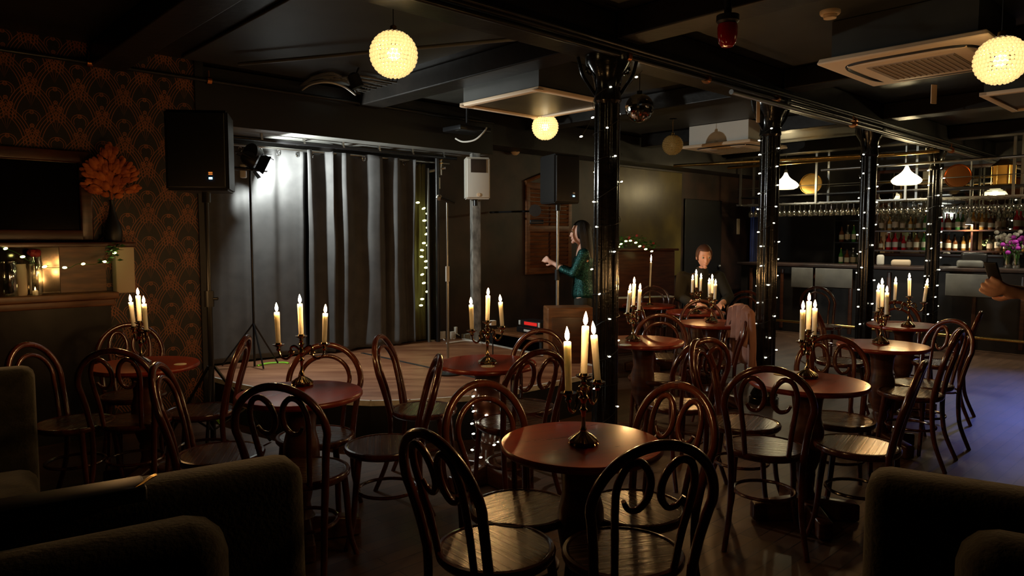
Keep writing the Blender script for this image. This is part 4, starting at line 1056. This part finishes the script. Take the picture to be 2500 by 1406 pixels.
# black folder lying on the left sofa
c = PZ(60, 1215, .945); c.z = .905
bm = nb(); add_box(bm, (0, 0, .017), (.46, .10, .034), rz4(math.atan2(dv.y, dv.x)), .006); o = tag(obj('leather_strap_bag', bm, 'blackmat', loc=c), 'flat black bag lying along the top of the left foreground sofa', 'bag')
bm = nb(); add_tube(bm, [dv*.23+V((-.0, .05, .03)), dv*.24+V((0, 0, .038)), dv*.23+V((0, -.05, .03))], .004, 6); obj('zip_edge', bm, 'brass', o)
# coat on chair
for (r, p, bd), (kd, px, bdd, lab) in zip(CHAIR, chairs):
    if 'pink coat hung' in lab:
        bx = p+bd*.28; t = thing('coat', 'pink coat hanging over the back of a bentwood chair near the second pillar', 'coat', (bx.x, bx.y, 0), math.atan2(bd.y, bd.x)+PI/2)
        bm = nb(); g = []
        for i in range(25):
            row = []
            for j in range(19):
                s = j/18; x = (i/24-.5)*.36*(1+.25*abs(s-.5)*2); ang = (s-.5)*2
                if abs(ang) < .18: y = .1*ang; z = .955-.2*ang*ang
                else:
                    y = math.copysign(.028+.03*abs(ang), ang); z = .95-(abs(ang)-.18)*(.62 if ang < 0 else .35)
                y += .018*math.sin(i*1.1+j*.3); z -= .10*abs(i/24-.5)**2*4*.5
                row.append(bm.verts.new((x, y, z)))
            g.append(row)
        for i in range(24):
            for j in range(18): bm.faces.new((g[i][j], g[i+1][j], g[i+1][j+1], g[i][j+1]))
        o = obj('coat_body', bm, 'cloth_pink', t); sm = o.modifiers.new('thickness', 'SOLIDIFY'); sm.thickness = .012
        for s in (-1, 1):
            bm = nb(); add_tube(bm, [(s*.16, .0, .90), (s*.19, -.01, .8), (s*.20, -.02, .6), (s*.19, -.02, .45)], lambda t: .036-.01*t, 10, sub=4); obj('sleeve', bm, 'cloth_pink', t)

# ================================================================ bar
BA = 11.0
t = thing('bar_counter', 'long dark bar counter at the far right', 'bar counter', R(BA, 1.0, 0), RZ)
bm = nb(); add_box(bm, (.31, 2.55, 1.075), (.66, 5.3, .05), None, .01); obj('worktop', bm, 'wallbrown', t)
bm = nb(); add_box(bm, (.33, 2.55, .52), (.56, 5.2, 1.04)); obj('front_panel', bm, 'wallblack', t, smooth=False)
for k in range(10):
    bm = nb(); add_box(bm, (.04, .1+k*.54, .53), (.03, .05, .96), None, .006); obj('pilaster', bm, 'darkwood', t)
bm = nb(); add_cyl(bm, (-.08, -.05, .18), (-.08, 5.15, .18), .02, 12); obj('foot_rail', bm, 'brass', t)
def bbox_(name, label, cat, a, b, z, s, m, group=None, bevel=.006, rot=0):
    bm = nb(); add_box(bm, (0, 0, s[2]/2), s, rz4(rot), bevel); o = obj(name, bm, m, loc=R(a, b, z), rotz=RZ); return tag(o, label, cat, group)
M['greyboard'] = noisy(mat('pale_grey_board', (.2, .2, .19), .6), (.13, .13, .12), (.2, .2, .18), 4)
for (x0_, x1_), lab in (((1932, 1984), 'pale grey board hanging on the bar front, left one'), ((1990, 2080), 'wider pale grey board hanging on the bar front')):
    pA, pB = PA(x0_, 690, BA-.03), PA(x1_, 690, BA-.03)
    zt, zb = PA((x0_+x1_)/2, 652, BA-.03).z, PA((x0_+x1_)/2, 702, BA-.03).z
    bbox_('bar_board', lab, 'board', BA-.03, (pA.dot(N)+pB.dot(N))/2, zb, (.02, abs(pA.dot(N)-pB.dot(N)), min(zt, 1.04)-zb), 'greyboard')
pA = PA(2365, 690, BA-.03); bbox_('bar_board', 'grey panel on the bar front right of the farthest pillar', 'board', BA-.03, pA.dot(N), .72, (.02, .55, .30), 'greyboard')
for (x, y), s, lab, m in [((2372, 655), (.3, .3, .10), 'crumpled white bar towel on the counter right of the farthest pillar', 'greyboard'), ((2155, 655), (.1, .1, .16), 'white napkin holder on the counter next to the third pillar', 'white'),
                          ((2205, 660), (.3, .25, .09), 'heap of brown paper on the counter behind the far candelabrum', 'paper'), ((2370, 630), (.35, .3, .20), 'black till on the counter right of the farthest pillar', 'blackmat')]:
    p = PA(x, y, BA+.3); nm = {'greyboard': 'bar_towel', 'white': 'napkin_holder', 'paper': 'paper_heap', 'blackmat': 'till'}[m]
    bbox_(nm, lab, nm.replace('_', ' '), BA+(.2 if m != 'blackmat' else .45), p.dot(N), 1.1005, s, m, bevel=.03, rot=.3)
# overhead rack: frame of rails with posts to the ceiling
t = thing('glass_rack', 'steel overhead rack above the bar holding upside-down glasses', 'rack', R(BA, 1.0, 0), RZ)
bm = nb()
for x in (-.05, .15, .35): add_box(bm, (x, 2.6, 2.05), (.02, 5.2, .02))
for k in range(27): add_box(bm, (.15, k*.2, 2.062), (.42, .012, .01))
obj('lower_frame', bm, 'steel', t, smooth=False)
bm = nb(); add_box(bm, (.15, 2.6, 2.18), (.44, 5.2, .02)); obj('shelf', bm, 'blacksteel', t, smooth=False)
bm = nb()
for x in (-.07, .37): add_cyl(bm, (x, 0, 2.32), (x, 5.2, 2.32), .006, 8)
obj('guard_rail', bm, 'steel', t)
for k in range(5):
    for x in (-.07, .37):
        bm = nb(); add_box(bm, (x, .05+k*1.27, (2.04+ZC-.002)/2), (.03, .03, ZC-.002-2.04)); obj('post', bm, 'steel', t, smooth=False)
# hanging glasses
bm = nb(); add_lathe(bm, [(.034, 0), (.03, -.003), (.005, -.008), (.004, -.075), (.018, -.09), (.036, -.12), (.038, -.15), (.032, -.185)], 14, caps=False); g0 = obj('wine_glass', bm, 'glassy')
n = 0; GG = 'wine glasses hanging upside down from the bar rack'
for row, a in enumerate((-.0, .2)):
    for k in range(60):
        b = .1+k*.083
        if row and k % 2: continue
        o = g0 if n == 0 else g0.copy()
        if n: COL.objects.link(o)
        n += 1
        o.location = R(BA+.05+a, 1.0+b, 2.040); tag(o, 'clear wine glass hanging upside down in the bar rack', 'glass', GG)
# items on the rack shelf
def disc(label, px, py, r, m):
    p = PA(px, py, BA+.15); p.z = 2.191+r
    t = thing('metal_tray', label, 'tray', p, 0)
    d = V((-.6, -.8, .15)).normalized(); rot = d.to_track_quat('Z', 'Y').to_matrix().to_4x4()
    bm = nb(); add_lathe(bm, [(r, .012), (r*.97, .016), (r*.92, 0), (0, -.004)], 40, (0, 0, 0), rot, caps=False); obj('dish', bm, m, t)
    bm = nb(); add_tube(bm, [rot.to_3x3() @ V((r*math.cos(q), r*math.sin(q), .013)) for q in [2*PI*k/32 for k in range(32)]], .007, 6, closed=True); obj('rim', bm, m, t)
disc('round brass tray standing on the rack above the bar', 1980, 450, .165, 'brass')
disc('round copper pan base standing on the rack right of the farthest pillar', 2338, 440, .16, 'copper')
def lantern(label, px, r=.09, h=.22, m='copper'):
    p = PA(px, 450, BA+.15); p.z = 2.1905
    t = thing('lantern', label, 'lantern', p, .4)
    bm = nb()
    for k in range(6):
        a = k*PI/3; add_cyl(bm, (r*math.cos(a), r*math.sin(a), .0), (r*math.cos(a), r*math.sin(a), h), .006, 6)
    add_lathe(bm, [(r*1.1, 0), (r*1.1, .02)], 6); add_lathe(bm, [(r*1.15, h), (r*.7, h+.05), (.02, h+.11), (.02, h+.13)], 6); obj('frame', bm, m, t)
    bm = nb(); add_lathe(bm, [(r*.9, .02), (r*.9, h)], 6); obj('panes', bm, 'amber', t)
lantern('brass lantern on the rack near the right edge', 2449, .13, .26, 'brass')
# rattan pendants
def rattan(label, p, r):
    t = thing('pendant_lamp', label, 'lamp', p, 0, 'woven teardrop pendants')
    prof = [(.62, -.34), (.86, -.24), (.98, -.10), (1.0, .0), (.93, .12), (.75, .27), (.52, .42), (.33, .58), (.20, .76), (.12, .95), (.08, 1.05)]
    bm = nb(); add_lathe(bm, [(a*r, b*r) for a, b in prof], 40, caps=False, mod=lambda th, z: 1+.015*math.sin(z*500)); obj('woven_shade', bm, 'rattan', t)
    bm = nb(); add_cyl(bm, (0, 0, 1.0*r), (0, 0, ZC-p.z-.003), .006, 8); add_lathe(bm, [(.02, r), (.02, 1.25*r)], 12); obj('cord', bm, 'rubber', t)
    bm = nb(); add_ball(bm, (0, 0, .1*r), .045, 12, 8); obj('bulb', bm, 'bulb_bright', t)
rattan('lit teardrop pendant over the bar between the third and fourth pillars', PD(2213, 440, 9.7), .188)
rattan('lit teardrop pendant over the bar just right of the second pillar', PD(1918, 452, 11.0), .19)
rattan('added teardrop pendant brightening the near end of the bar, out of view', R(10.7, 1.75, 2.33), .19)  # extra pendant added out of view to brighten the bar
# back bar with mirror, shelves and bottles
WA = 12.75
bm = nb(); rbox(bm, WA+.03, WA+.2, -3.4, 6.6, 0, ZC-.002); struct('wall_bar', bm, 'wallblack')
t = thing('back_bar_mirror', 'wide mirror behind the bar shelves', 'mirror', R(WA+.012, 0, 0), RZ)
bm = nb(); add_box(bm, (0, 2.45, 1.92), (.02, 4.3, 1.36)); obj('glass', bm, 'mirror', t, smooth=False)
bm = nb()
for z in (1.23, 2.61): add_box(bm, (-.012, 2.45, z), (.03, 4.4, .05), None, .006)
for y in (.28, 4.62): add_box(bm, (-.012, y, 1.92), (.03, .05, 1.42), None, .006)
obj('frame', bm, 'darkwood', t)
t = thing('back_bar', 'dark back bar cabinet with bottle shelves behind the counter', 'cabinet', R(WA-.02, 0, 0), RZ)
bm = nb(); add_box(bm, (-.24, 2.6, .5), (.46, 5.6, .98), None, .006); obj('cabinet_body', bm, 'wallblack', t)
bm = nb(); add_box(bm, (-.25, 2.6, 1.01), (.52, 5.7, .035), None, .006); obj('worktop', bm, 'darkwood', t)
SH = (1.30, 1.62)
for z in SH:
    bm = nb(); add_box(bm, (-.13, 2.45, z), (.24, 4.3, .022)); obj('shelf', bm, 'darkwood', t, smooth=False)
for y in (.32, 1.75, 3.15, 4.58):
    bm = nb(); add_box(bm, (-.13, y, 1.38), (.22, .025, .70)); obj('upright', bm, 'darkwood', t, smooth=False)
# bottles
kinds = [('green_glass', 'green'), ('brown_glass', 'brown'), ('glassy', 'clear'), ('amber', 'amber'), ('red_glass', 'red')]
protos = []
for k, (m, cn) in enumerate(kinds):
    r = .036+.004*(k % 3); h = .29-.02*(k % 2)
    t = thing('bottle', 'x', 'bottle', group='bottles on the back bar shelves')
    bm = nb(); add_lathe(bm, [(r*.9, 0), (r, .006), (r, h*.55), (r*.8, h*.64), (.014, h*.74), (.013, h*.95)], 14); obj('body', bm, m, t)
    bm = nb(); add_lathe(bm, [(r+.0008, h*.16), (r+.0008, h*.46)], 14, caps=False); obj('label', bm, ('label', 'label', 'paper', 'label', 'white')[k], t)
    bm = nb(); add_lathe(bm, [(.015, h*.93), (.015, h)], 10); obj('cap', bm, ('brass', 'blackmat', 'white', 'brass', 'redflower')[k], t)
    protos.append(t)
rn = random.Random(11); usedp = [0]*5
for si, z in enumerate(SH):
    for k in range(38):
        b = .42+k*.11
        if rn.random() < .08: continue
        kk = rn.choice((0, 1, 2, 2, 3, 3, 4, 1)); lab = '%s glass bottle standing on the %s shelf of the back bar' % (kinds[kk][1], ('lower', 'upper')[si])
        loc = R(WA-.02-.11+rn.uniform(-.03, .03), b+rn.uniform(-.01, .01), z+.0115)
        if not usedp[kk]: usedp[kk] = 1; o = protos[kk]; o.location = loc; o['label'] = lab
        else: o = dup(protos[kk], loc, rn.uniform(0, 6), lab)
        o['group'] = '%s bottles on the %s shelf of the back bar' % (kinds[kk][1], ('lower', 'upper')[si])
        s = rn.uniform(.8, 1.08); o.scale = (s, s, s)
# tumblers on the back counter
bm = nb(); add_lathe(bm, [(.03, 0), (.036, .11), (.034, .11), (.028, .01)], 14, caps=False); g1 = obj('tumbler', bm, 'glassy'); n = 0
for k in range(16):
    for q in range(2):
        o = g1 if n == 0 else g1.copy()
        if n: COL.objects.link(o)
        n += 1; o.location = R(WA-.45+.12*q, .7+k*.1, 1.029); tag(o, 'clear tumbler on the back bar worktop', 'glass', 'tumblers on the back bar worktop')
# bottle fridge left of the mirror
b0_, b1_ = PA(2100, 600, WA-.3).dot(N), PA(2046, 600, WA-.3).dot(N)
t = thing('bottle_shelf_unit', 'small open shelf unit with pale-labelled bottles left of the third pillar', 'shelf', R(WA-.02, (b0_+b1_)/2, 0), RZ)
wf = abs(b1_-b0_)+.1
bm = nb()
for y in (-wf/2, wf/2): add_box(bm, (-.17, y, 1.46), (.30, .02, .86))
add_box(bm, (-.02, 0, 1.46), (.02, wf, .86)); obj('case', bm, 'blackmat', t, smooth=False)
for z in (1.04, 1.43, 1.80):
    bm = nb(); add_box(bm, (-.17, 0, z), (.29, wf-.02, .02)); obj('shelf', bm, 'blacksteel', t, smooth=False)
for zi, z in enumerate((1.05, 1.44)):
    for k in range(4):
        lab = '%s glass bottle in the small shelf unit left of the third pillar, %s row' % (kinds[(k*2+zi) % 3][1], ('lower', 'upper')[zi])
        o = dup(protos[(k*2+zi) % 3], R(WA-.24, (b0_+b1_)/2-wf/2+.08+k*(wf-.16)/3, z), .3*k, lab, 'bottles in the small shelf unit'); o.scale = (1, 1, 1)
# bright little lamp under the shelf
p = PA(2366, 540, WA-.35)
t = thing('shelf_lamp', 'small bright white lamp shining among the glasses of the back bar', 'lamp', p)
bm = nb(); add_lathe(bm, [(.05, -.05), (.03, .03), (.012, .06), (.012, .9)], 20, caps=False); obj('lamp_shade', bm, 'white', t)
bm = nb(); add_ball(bm, (0, 0, -.02), .028, 12, 8); obj('bulb', bm, 'bulb_bright', t)
# glasses with light on the left end of the rack, switch plate, drape with blue light in its colour
bbox_('switch_plate', 'pale switch plate in the dark doorway wall', 'switch', PB(1803, 550, 6.6).dot(U), 6.605, PB(1803, 572, 6.6).z, (.10, .012, .28), 'paper')
q = PB(1850, 640, 6.45)
t = thing('doorway_curtain', 'dark curtain coloured as if lit blue beside the second pillar', 'curtain', (q.x, q.y, 0), RZ)
bm = nb(); g = []
for i in range(40):
    g.append([bm.verts.new((-.25+i*.5/39, .03*math.sin(i*1.3), z)) for z in (.02, 1.0, 2.1)])
for i in range(39):
    for j in range(2): bm.faces.new((g[i][j], g[i+1][j], g[i+1][j+1], g[i][j+1]))
M['bluelitcloth'] = mat('blue_lit_cloth', (.05, .08, .30), .6)  # blue lamp light on the drape is put into the cloth colour
o = obj('fabric', bm, 'bluelitcloth', t); o.modifiers.new('thickness', 'SOLIDIFY').thickness = .006
bm = nb(); add_cyl(bm, (-.28, 0, 2.11), (.28, 0, 2.11), .01, 8); obj('rod', bm, 'steel', t)
# flowers at the near end of the bar
for (x, y), m, lab in [((2480, 600), 'purple', 'vase with purple and white flowers at the right edge of the bar'), ((2478, 565), 'white', 'bunch of pale flowers with green leaves at the right edge of the bar')]:
    p = PA(x, 650, BA+.35); p.z = 1.1005
    t = thing('flower_vase', lab, 'vase', p+U*(0 if m == 'purple' else .15)+N*(0 if m == 'purple' else .12))
    bm = nb(); add_lathe(bm, [(.04, 0), (.05, .06), (.03, .15), (.038, .2)], 18); obj('vase', bm, 'glassy', t)
    bm = nb(); rn = random.Random(x)
    for k in range(22): add_ball(bm, (rn.gauss(0, .07), rn.gauss(0, .07), .33+rn.gauss(0, .06)+(.08 if m == 'white' else 0)), .03, 8, 6)
    obj('blossoms', bm, m, t)
    bm = nb()
    for k in range(10): add_tube(bm, [(0, 0, .05), (rn.gauss(0, .03), rn.gauss(0, .03), .2), (rn.gauss(0, .08), rn.gauss(0, .08), .36)], .004, 5, sub=3)
    obj('stems', bm, 'leaf', t)

# ================================================================ people
def bake(bm_or_obj, mods):
    me = bpy.data.meshes.new('tmp'); bm_or_obj.to_mesh(me); bm_or_obj.free()
    o = bpy.data.objects.new('tmp', me); COL.objects.link(o)
    for f in mods: f(o)
    dg = bpy.context.evaluated_depsgraph_get(); dg.update()
    m2 = bpy.data.meshes.new_from_object(o.evaluated_get(dg)); bpy.data.objects.remove(o)
    return m2
def skin_graph(nodes, edges, root):
    bm = bmesh.new(); L = bm.verts.layers.skin.verify(); vv = {}
    for k, (co, r) in nodes.items():
        v = bm.verts.new(co); vv[k] = v
        v[L].radius = r if isinstance(r, tuple) else (r, r)
        v[L].use_root = (k == root)
    for a, b in edges: bm.edges.new((vv[a], vv[b]))
    def md(o):
        s = o.modifiers.new('skin', 'SKIN'); s.use_smooth_shade = True; s.branch_smoothing = .3
        o.modifiers.new('sub', 'SUBSURF').levels = 2
    return bake(bm, [md])
def hand(nodes, edges, wrist, d, nrm, side, curl=.9, spread=1.0, tag_='L'):
    d = V(d).normalized(); nrm = V(nrm).normalized(); s = d.cross(nrm).normalized()*side; nrm = s.cross(d).normalized() if s.cross(d).dot(nrm) > 0 else -s.cross(d).normalized()
    w = V(nodes[wrist][0]); pk = 'p'+tag_; nodes[pk] = (w+d*.045, (.026, .018)); edges.append((wrist, pk))
    for i, (off, ln) in enumerate(((.030, .068), (.010, .078), (-.010, .074), (-.029, .058))):
        b = w+d*.088+s*off; nodes['k%s%d' % (tag_, i)] = (b, .0105); edges.append((pk, 'k%s%d' % (tag_, i)))
        a = curl*(.55+.08*i); prev = 'k%s%d' % (tag_, i); c = b; segs = (.42, .33, .25)
        for j in range(3):
            a_ = a*(j+1); dd_ = d*math.cos(a_)+nrm*math.sin(a_); c = c+dd_*ln*segs[j]
            k = 'f%s%d%d' % (tag_, i, j); nodes[k] = (c, .0088-.0008*j); edges.append((prev, k)); prev = k
    b = w+d*.028+s*.026; k0 = 't%s0' % tag_; nodes[k0] = (b, .012); edges.append((pk, k0))
    c = b+(d*.6+s*.6+nrm*.45).normalized()*.035; nodes['t%s1' % tag_] = (c, .0105); edges.append((k0, 't%s1' % tag_))
    c = c+(d*.8+s*.05+nrm*.7).normalized()*.03; nodes['t%s2' % tag_] = (c, .009); edges.append(('t%s1' % tag_, 't%s2' % tag_))
def add_head(bm, c, face, tilt=0):
    f = V(face).normalized(); rt = f.cross(V((0, 0, 1))).normalized(); up = rt.cross(f)
    m = Matrix((( rt.x, f.x, up.x), (rt.y, f.y, up.y), (rt.z, f.z, up.z))).to_4x4()
    vs = add_ball(bm, (0, 0, 0), 1, 28, 20, (.076, .096, .118))
    for v in vs:
        z = v.co.z
        if z < 0: v.co.x *= 1+z*2.2; v.co.y = v.co.y*(1+z*1.2)+(-z)*.12
        e = abs(abs(v.co.x)-.032)
        if v.co.y > .05 and abs(z-.012) < .018 and e < .02: v.co.y -= .010
    vs += add_ball(bm, (0, .098, -.018), .014, 10, 8, (.85, 1.1, 1.9)); vs += add_ball(bm, (0, .108, -.034), .012, 8, 6, (1.3, 1, .8))
    vs += add_ball(bm, (0, .090, -.062), .02, 10, 6, (1.15, .7, .42)); vs += add_ball(bm, (0, .082, -.098), .022, 10, 6, (1.1, .8, .8))
    for s in (-1, 1):
        vs += add_ball(bm, (s*.079, -.005, -.01), .03, 10, 8, (.28, .6, 1)); vs += add_ball(bm, (s*.033, .086, .032), .018, 8, 6, (1.2, .5, .35))
    for v in vs: v.co = V(c)+m.to_3x3() @ v.co
    return m
def person(label, base, joints, face, headc, clothes, hairm, hair='short', vox=.0075, eyes=True, hands=None):
    """joints: dict name -> (point, radius); world coordinates relative to base"""
    t = thing('person', label, 'person', base); hands = hands or []
    n = dict(joints); E = [('hip', 'waist'), ('waist', 'chest'), ('chest', 'neck0'), ('neck0', 'neck1')]
    for s in 'LR':
        E += [('chest', 'sh'+s), ('sh'+s, 'el'+s), ('el'+s, 'fa'+s), ('fa'+s, 'wr'+s), ('hip', 'th'+s), ('th'+s, 'kn'+s), ('kn'+s, 'ca'+s), ('ca'+s, 'an'+s), ('an'+s, 'to'+s)]
    for h in hands: hand(n, E, *h)
    me = skin_graph(n, E, 'hip')
    bm = bmesh.new(); bm.from_mesh(me); mm = add_head(bm, headc, face)
    def rm(o):
        r = o.modifiers.new('r', 'REMESH'); r.mode = 'VOXEL'; r.voxel_size = vox; r.use_smooth_shade = True
        s = o.modifiers.new('s', 'SMOOTH'); s.factor = .5; s.iterations = 2
    me2 = bake(bm, [rm]); me2.name = 'body'
    o = bpy.data.objects.new('body', me2); COL.objects.link(o); o.parent = t; me2.materials.clear(); me2.materials.append(M['skin'])
    m3 = mm.to_3x3(); hc = V(headc)
    for s in (-1, 1):
        bm = nb(); add_ball(bm, hc+m3 @ V((s*.032, .080, .012)), .0125, 10, 8); e = obj('eye', bm, 'white', t)
        bm = nb(); add_ball(bm, hc+m3 @ V((s*.032, .0905, .012)), .0055, 8, 6); obj('iris', bm, 'hairblack', e)
    bm = nb(); vs = add_ball(bm, (0, -.012, .022), 1, 24, 18, (.088, .106, .116))
    kill = [v for v in bm.verts if v.co.y > .045 and v.co.z < .075 or v.co.z < (-.05 if hair == 'short' else -.085)]
    bmesh.ops.delete(bm, geom=kill, context='VERTS')
    for v in bm.verts:
        q = noise.noise(v.co*40)*.006; v.co *= 1+q*4; v.co = hc+m3 @ v.co
    if hair == 'long':
        for k in range(26):
            th = PI*.05+PI*1.9*0+ (k/25)*PI*1.1+PI*.95
            x, y = .082*math.cos(th), .09*math.sin(th)
            add_tube(bm, [hc+m3 @ V(q) for q in ((x*.6, y*.6, .10), (x*1.05, y*1.05, .03), (x*1.15, y*1.15-.01, -.08), (x*1.25, y*1.2-.02, -.19), (x*1.2, y*1.15-.03, -.27))], lambda t: .022-.012*t, 6, sub=3)
    ho = obj('hair', bm, hairm, t)
    if hair != 'long': ho.modifiers.new('thickness', 'SOLIDIFY').thickness = .006
    for nm, keys, edg, extra, m, root in clothes:
        acr = V(joints['shR'][0])-V(joints['shL'][0]); ar = math.atan2(acr.y, acr.x); bm = nb()
        def rr(k):
            r = joints[k][1]; r = r if isinstance(r, tuple) else (r, r); e = extra.get(k, extra['*']); return r[0]+e, r[1]+e
        for ea, eb in edg:
            pa, pb = V(joints[ea][0]), V(joints[eb][0]); ra, rb = rr(ea), rr(eb); L = (pb-pa).length
            if ea == 'hip' and eb[:2] == 'th': ra = (rb[0], rb[1])
            if ea == 'chest' and eb[:2] in ('sh', 'ne'): ra = (max(rb[0], ra[1]*.8),)*2
            ns = max(3, int(L/(min(ra[1], rb[1])*.3)))
            for k in range(ns+1):
                f = k/ns; add_ball(bm, pa.lerp(pb, f), 1, 12, 9, (ra[0]*(1-f)+rb[0]*f, ra[1]*(1-f)+rb[1]*f, min(ra[1], rb[1])*.9), rz4(ar))
        def rmc(o):
            r = o.modifiers.new('r', 'REMESH'); r.mode = 'VOXEL'; r.voxel_size = vox*1.1; r.use_smooth_shade = True
            q = o.modifiers.new('s', 'SMOOTH'); q.factor = .6; q.iterations = 7
        me3 = bake(bm, [rmc]); me3.name = nm; c = bpy.data.objects.new(nm, me3); COL.objects.link(c); c.parent = t; me3.materials.clear(); me3.materials.append(M[m])
    return t
def standing(rt, h=1.0):
    """neutral standing joints, facing +Y rotated by rt"""
    c, s = math.cos(rt), math.sin(rt)
    def q(x, y, z): return (c*x-s*y, s*x+c*y, z*h)
    J = {'hip': (q(0, 0, .94), (.145, .105)), 'waist': (q(0, .005, 1.10), (.125, .095)), 'chest': (q(0, 0, 1.30), (.145, .105)), 'neck0': (q(0, 0, 1.44), .06), 'neck1': (q(0, .015, 1.52), .052)}
    for k, x in (('L', -1), ('R', 1)):
        J.update({'sh'+k: (q(x*.18, 0, 1.39), .055), 'el'+k: (q(x*.25, .02, 1.12), .043), 'fa'+k: (q(x*.26, .05, 1.0), .038), 'wr'+k: (q(x*.26, .08, .88), .026),
                  'th'+k: (q(x*.09, 0, .84), .085), 'kn'+k: (q(x*.10, .01, .48), .055), 'ca'+k: (q(x*.10, -.01, .36), .052), 'an'+k: (q(x*.10, -.02, .09), .037), 'to'+k: (q(x*.11, .13, .035), .034)})
    return J, q
TOP = ['hip', 'waist', 'chest', 'neck0', 'shL', 'shR', 'elL', 'elR', 'faL', 'faR']
TOPE = [('hip', 'waist'), ('waist', 'chest'), ('chest', 'neck0'), ('chest', 'shL'), ('chest', 'shR'), ('shL', 'elL'), ('shR', 'elR'), ('elL', 'faL'), ('elR', 'faR')]
LEG = ['hip', 'thL', 'knL', 'caL', 'anL', 'thR', 'knR', 'caR', 'anR']
LEGE = [('hip', 'thL'), ('thL', 'knL'), ('knL', 'caL'), ('caL', 'anL'), ('hip', 'thR'), ('thR', 'knR'), ('knR', 'caR'), ('caR', 'anR')]
SHO = [('shoe', ['an'+k, 'to'+k], [('an'+k, 'to'+k)], {'*': .010}, 'blackmat', 'an'+k) for k in 'LR']
# woman in teal sequins, facing left with both hands raised in front of her
J, q = standing(PI/2*.95, .965)
for k, x in (('L', -1), ('R', 1)):
    J['el'+k] = (q(x*.21, .10, 1.17), .040); J['fa'+k] = (q(x*.14, .22, 1.22), .034); J['wr'+k] = (q(x*.06, .31, 1.28), .024)
d3 = V(q(0, .7, 0)); base = PD(1424, 582, 7.6); base.z = 0
fw = V(q(0, 1, 0)); fw.z = 0
person('person with long black hair in a teal sequin top, half hidden by the nearest pillar', base, J, fw, V(q(0, .03, 1.615))*1, [
    ('sequin_top', TOP, TOPE, {'*': .010, 'hip': .02, 'neck0': -.012}, 'teal', 'hip'), ('trousers', LEG, LEGE, {'*': .012}, 'cloth_dark', 'hip')]+SHO, 'hairblack', 'long',
    hands=[('wrL', fw+V((0, 0, .5)), V(q(.8, .1, 0)), 1, 1.0, 1, 'L'), ('wrR', fw+V((0, 0, .4)), V(q(-.8, .1, 0)), -1, .9, 1, 'R')])
# man sitting at the far table, leaning forward
man = V((PD(1706, 620, 8.02).x, 8.02, 0)); J = {}
def q(x, y, z): return (-x, -y, z)
J = {'hip': (q(0, -.10, .56), (.15, .12)), 'waist': (q(0, -.04, .74), (.13, .11)), 'chest': (q(0, .08, .98), (.155, .115)), 'neck0': (q(0, .13, 1.13), .062), 'neck1': (q(0, .17, 1.20), .055)}
for k, x in (('L', -1), ('R', 1)):
    J.update({'sh'+k: (q(x*.2, .10, 1.07), .06), 'el'+k: (q(x*.27, .26, .86), .045), 'fa'+k: (q(x*.2, .36, .82), .04), 'wr'+k: (q(x*.12, .46, .80), .028),
              'th'+k: (q(x*.10, .02, .53), .088), 'kn'+k: (q(x*.13, .36, .50), .06), 'ca'+k: (q(x*.13, .37, .34), .05), 'an'+k: (q(x*.13, .35, .09), .038), 'to'+k: (q(x*.14, .48, .035), .035)})
person('person in dark clothes sitting behind the far candelabrum, head bowed forward', man, J, V((0, -1, -.25)), V(q(0, .22, 1.30)), [
    ('jacket', TOP, TOPE, {'*': .016, 'hip': .02}, 'cloth_dark', 'hip'), ('trousers', LEG, LEGE, {'*': .012}, 'cloth_dark', 'hip')]+SHO, 'hairbrown', 'short',
    hands=[('wrL', V(q(.4, .9, -.05)), V((0, 0, -1)), 1, .6, 1, 'L'), ('wrR', V(q(-.4, .9, -.05)), V((0, 0, -1)), -1, .6, 1, 'R')])
dup(protoL, V((man.x, man.y+.12, 0)), PI, 'bentwood chair on which the person in dark clothes sits', GP)
# person at the right edge: only the hands and a bit of the cream shirt reach into the picture
J, q = standing(PI*.42, 1.0)
base = V((2.36, 2.88, 0))
def rel(p): return tuple(V(p)-base)
J['elL'] = (rel((2.14, 2.62, 1.17)), .045); J['faL'] = (rel((2.06, 2.65, 1.245)), .042); wl = PD(2492, 712, 2.68); J['wrL'] = (rel(wl), (.030, .028))
J['elR'] = (rel((2.50, 3.14, 1.12)), .045); J['faR'] = (rel((2.40, 3.06, 1.14)), .040); wr_ = V((2.30, 2.98, 1.16)); J['wrR'] = (rel(wr_), (.028, .026))
fw = V(q(0, 1, 0))
person('person at the right edge in a cream shirt, hands holding a phone', base, J, V((-.95, -.1, -.3)), V(q(0, .03, 1.64)), [
    ('shirt', ['hip', 'waist', 'chest', 'neck0', 'shL', 'shR', 'elL', 'elR'], [('hip', 'waist'), ('waist', 'chest'), ('chest', 'neck0'), ('chest', 'shL'), ('chest', 'shR'), ('shL', 'elL'), ('shR', 'elR')], {'*': .014, 'hip': .035, 'elL': .006, 'elR': .006}, 'cloth_cream', 'hip'),
    ('trousers', LEG, LEGE, {'*': .012}, 'cloth_dark', 'hip')]+SHO, 'hairbrown', 'short', vox=.005,
    hands=[('wrL', V((-.95, .05, .12)), V((.1, .9, .35)), 1, 1.15, 1, 'L'), ('wrR', V((-.9, -.35, .05)), V((.2, -.9, .1)), -1, 1.0, 1, 'R')])
p = wl+V((-.075, .045, .035))
t = thing('phone', 'dark phone held upright in the hands at the right edge', 'phone', p, 0)
bm = nb(); add_box(bm, (0, 0, .03), (.009, .05, .10), rz4(.35) @ Matrix.Rotation(-.45, 4, 'Y'), .003); obj('phone_body', bm, 'blackmat', t)
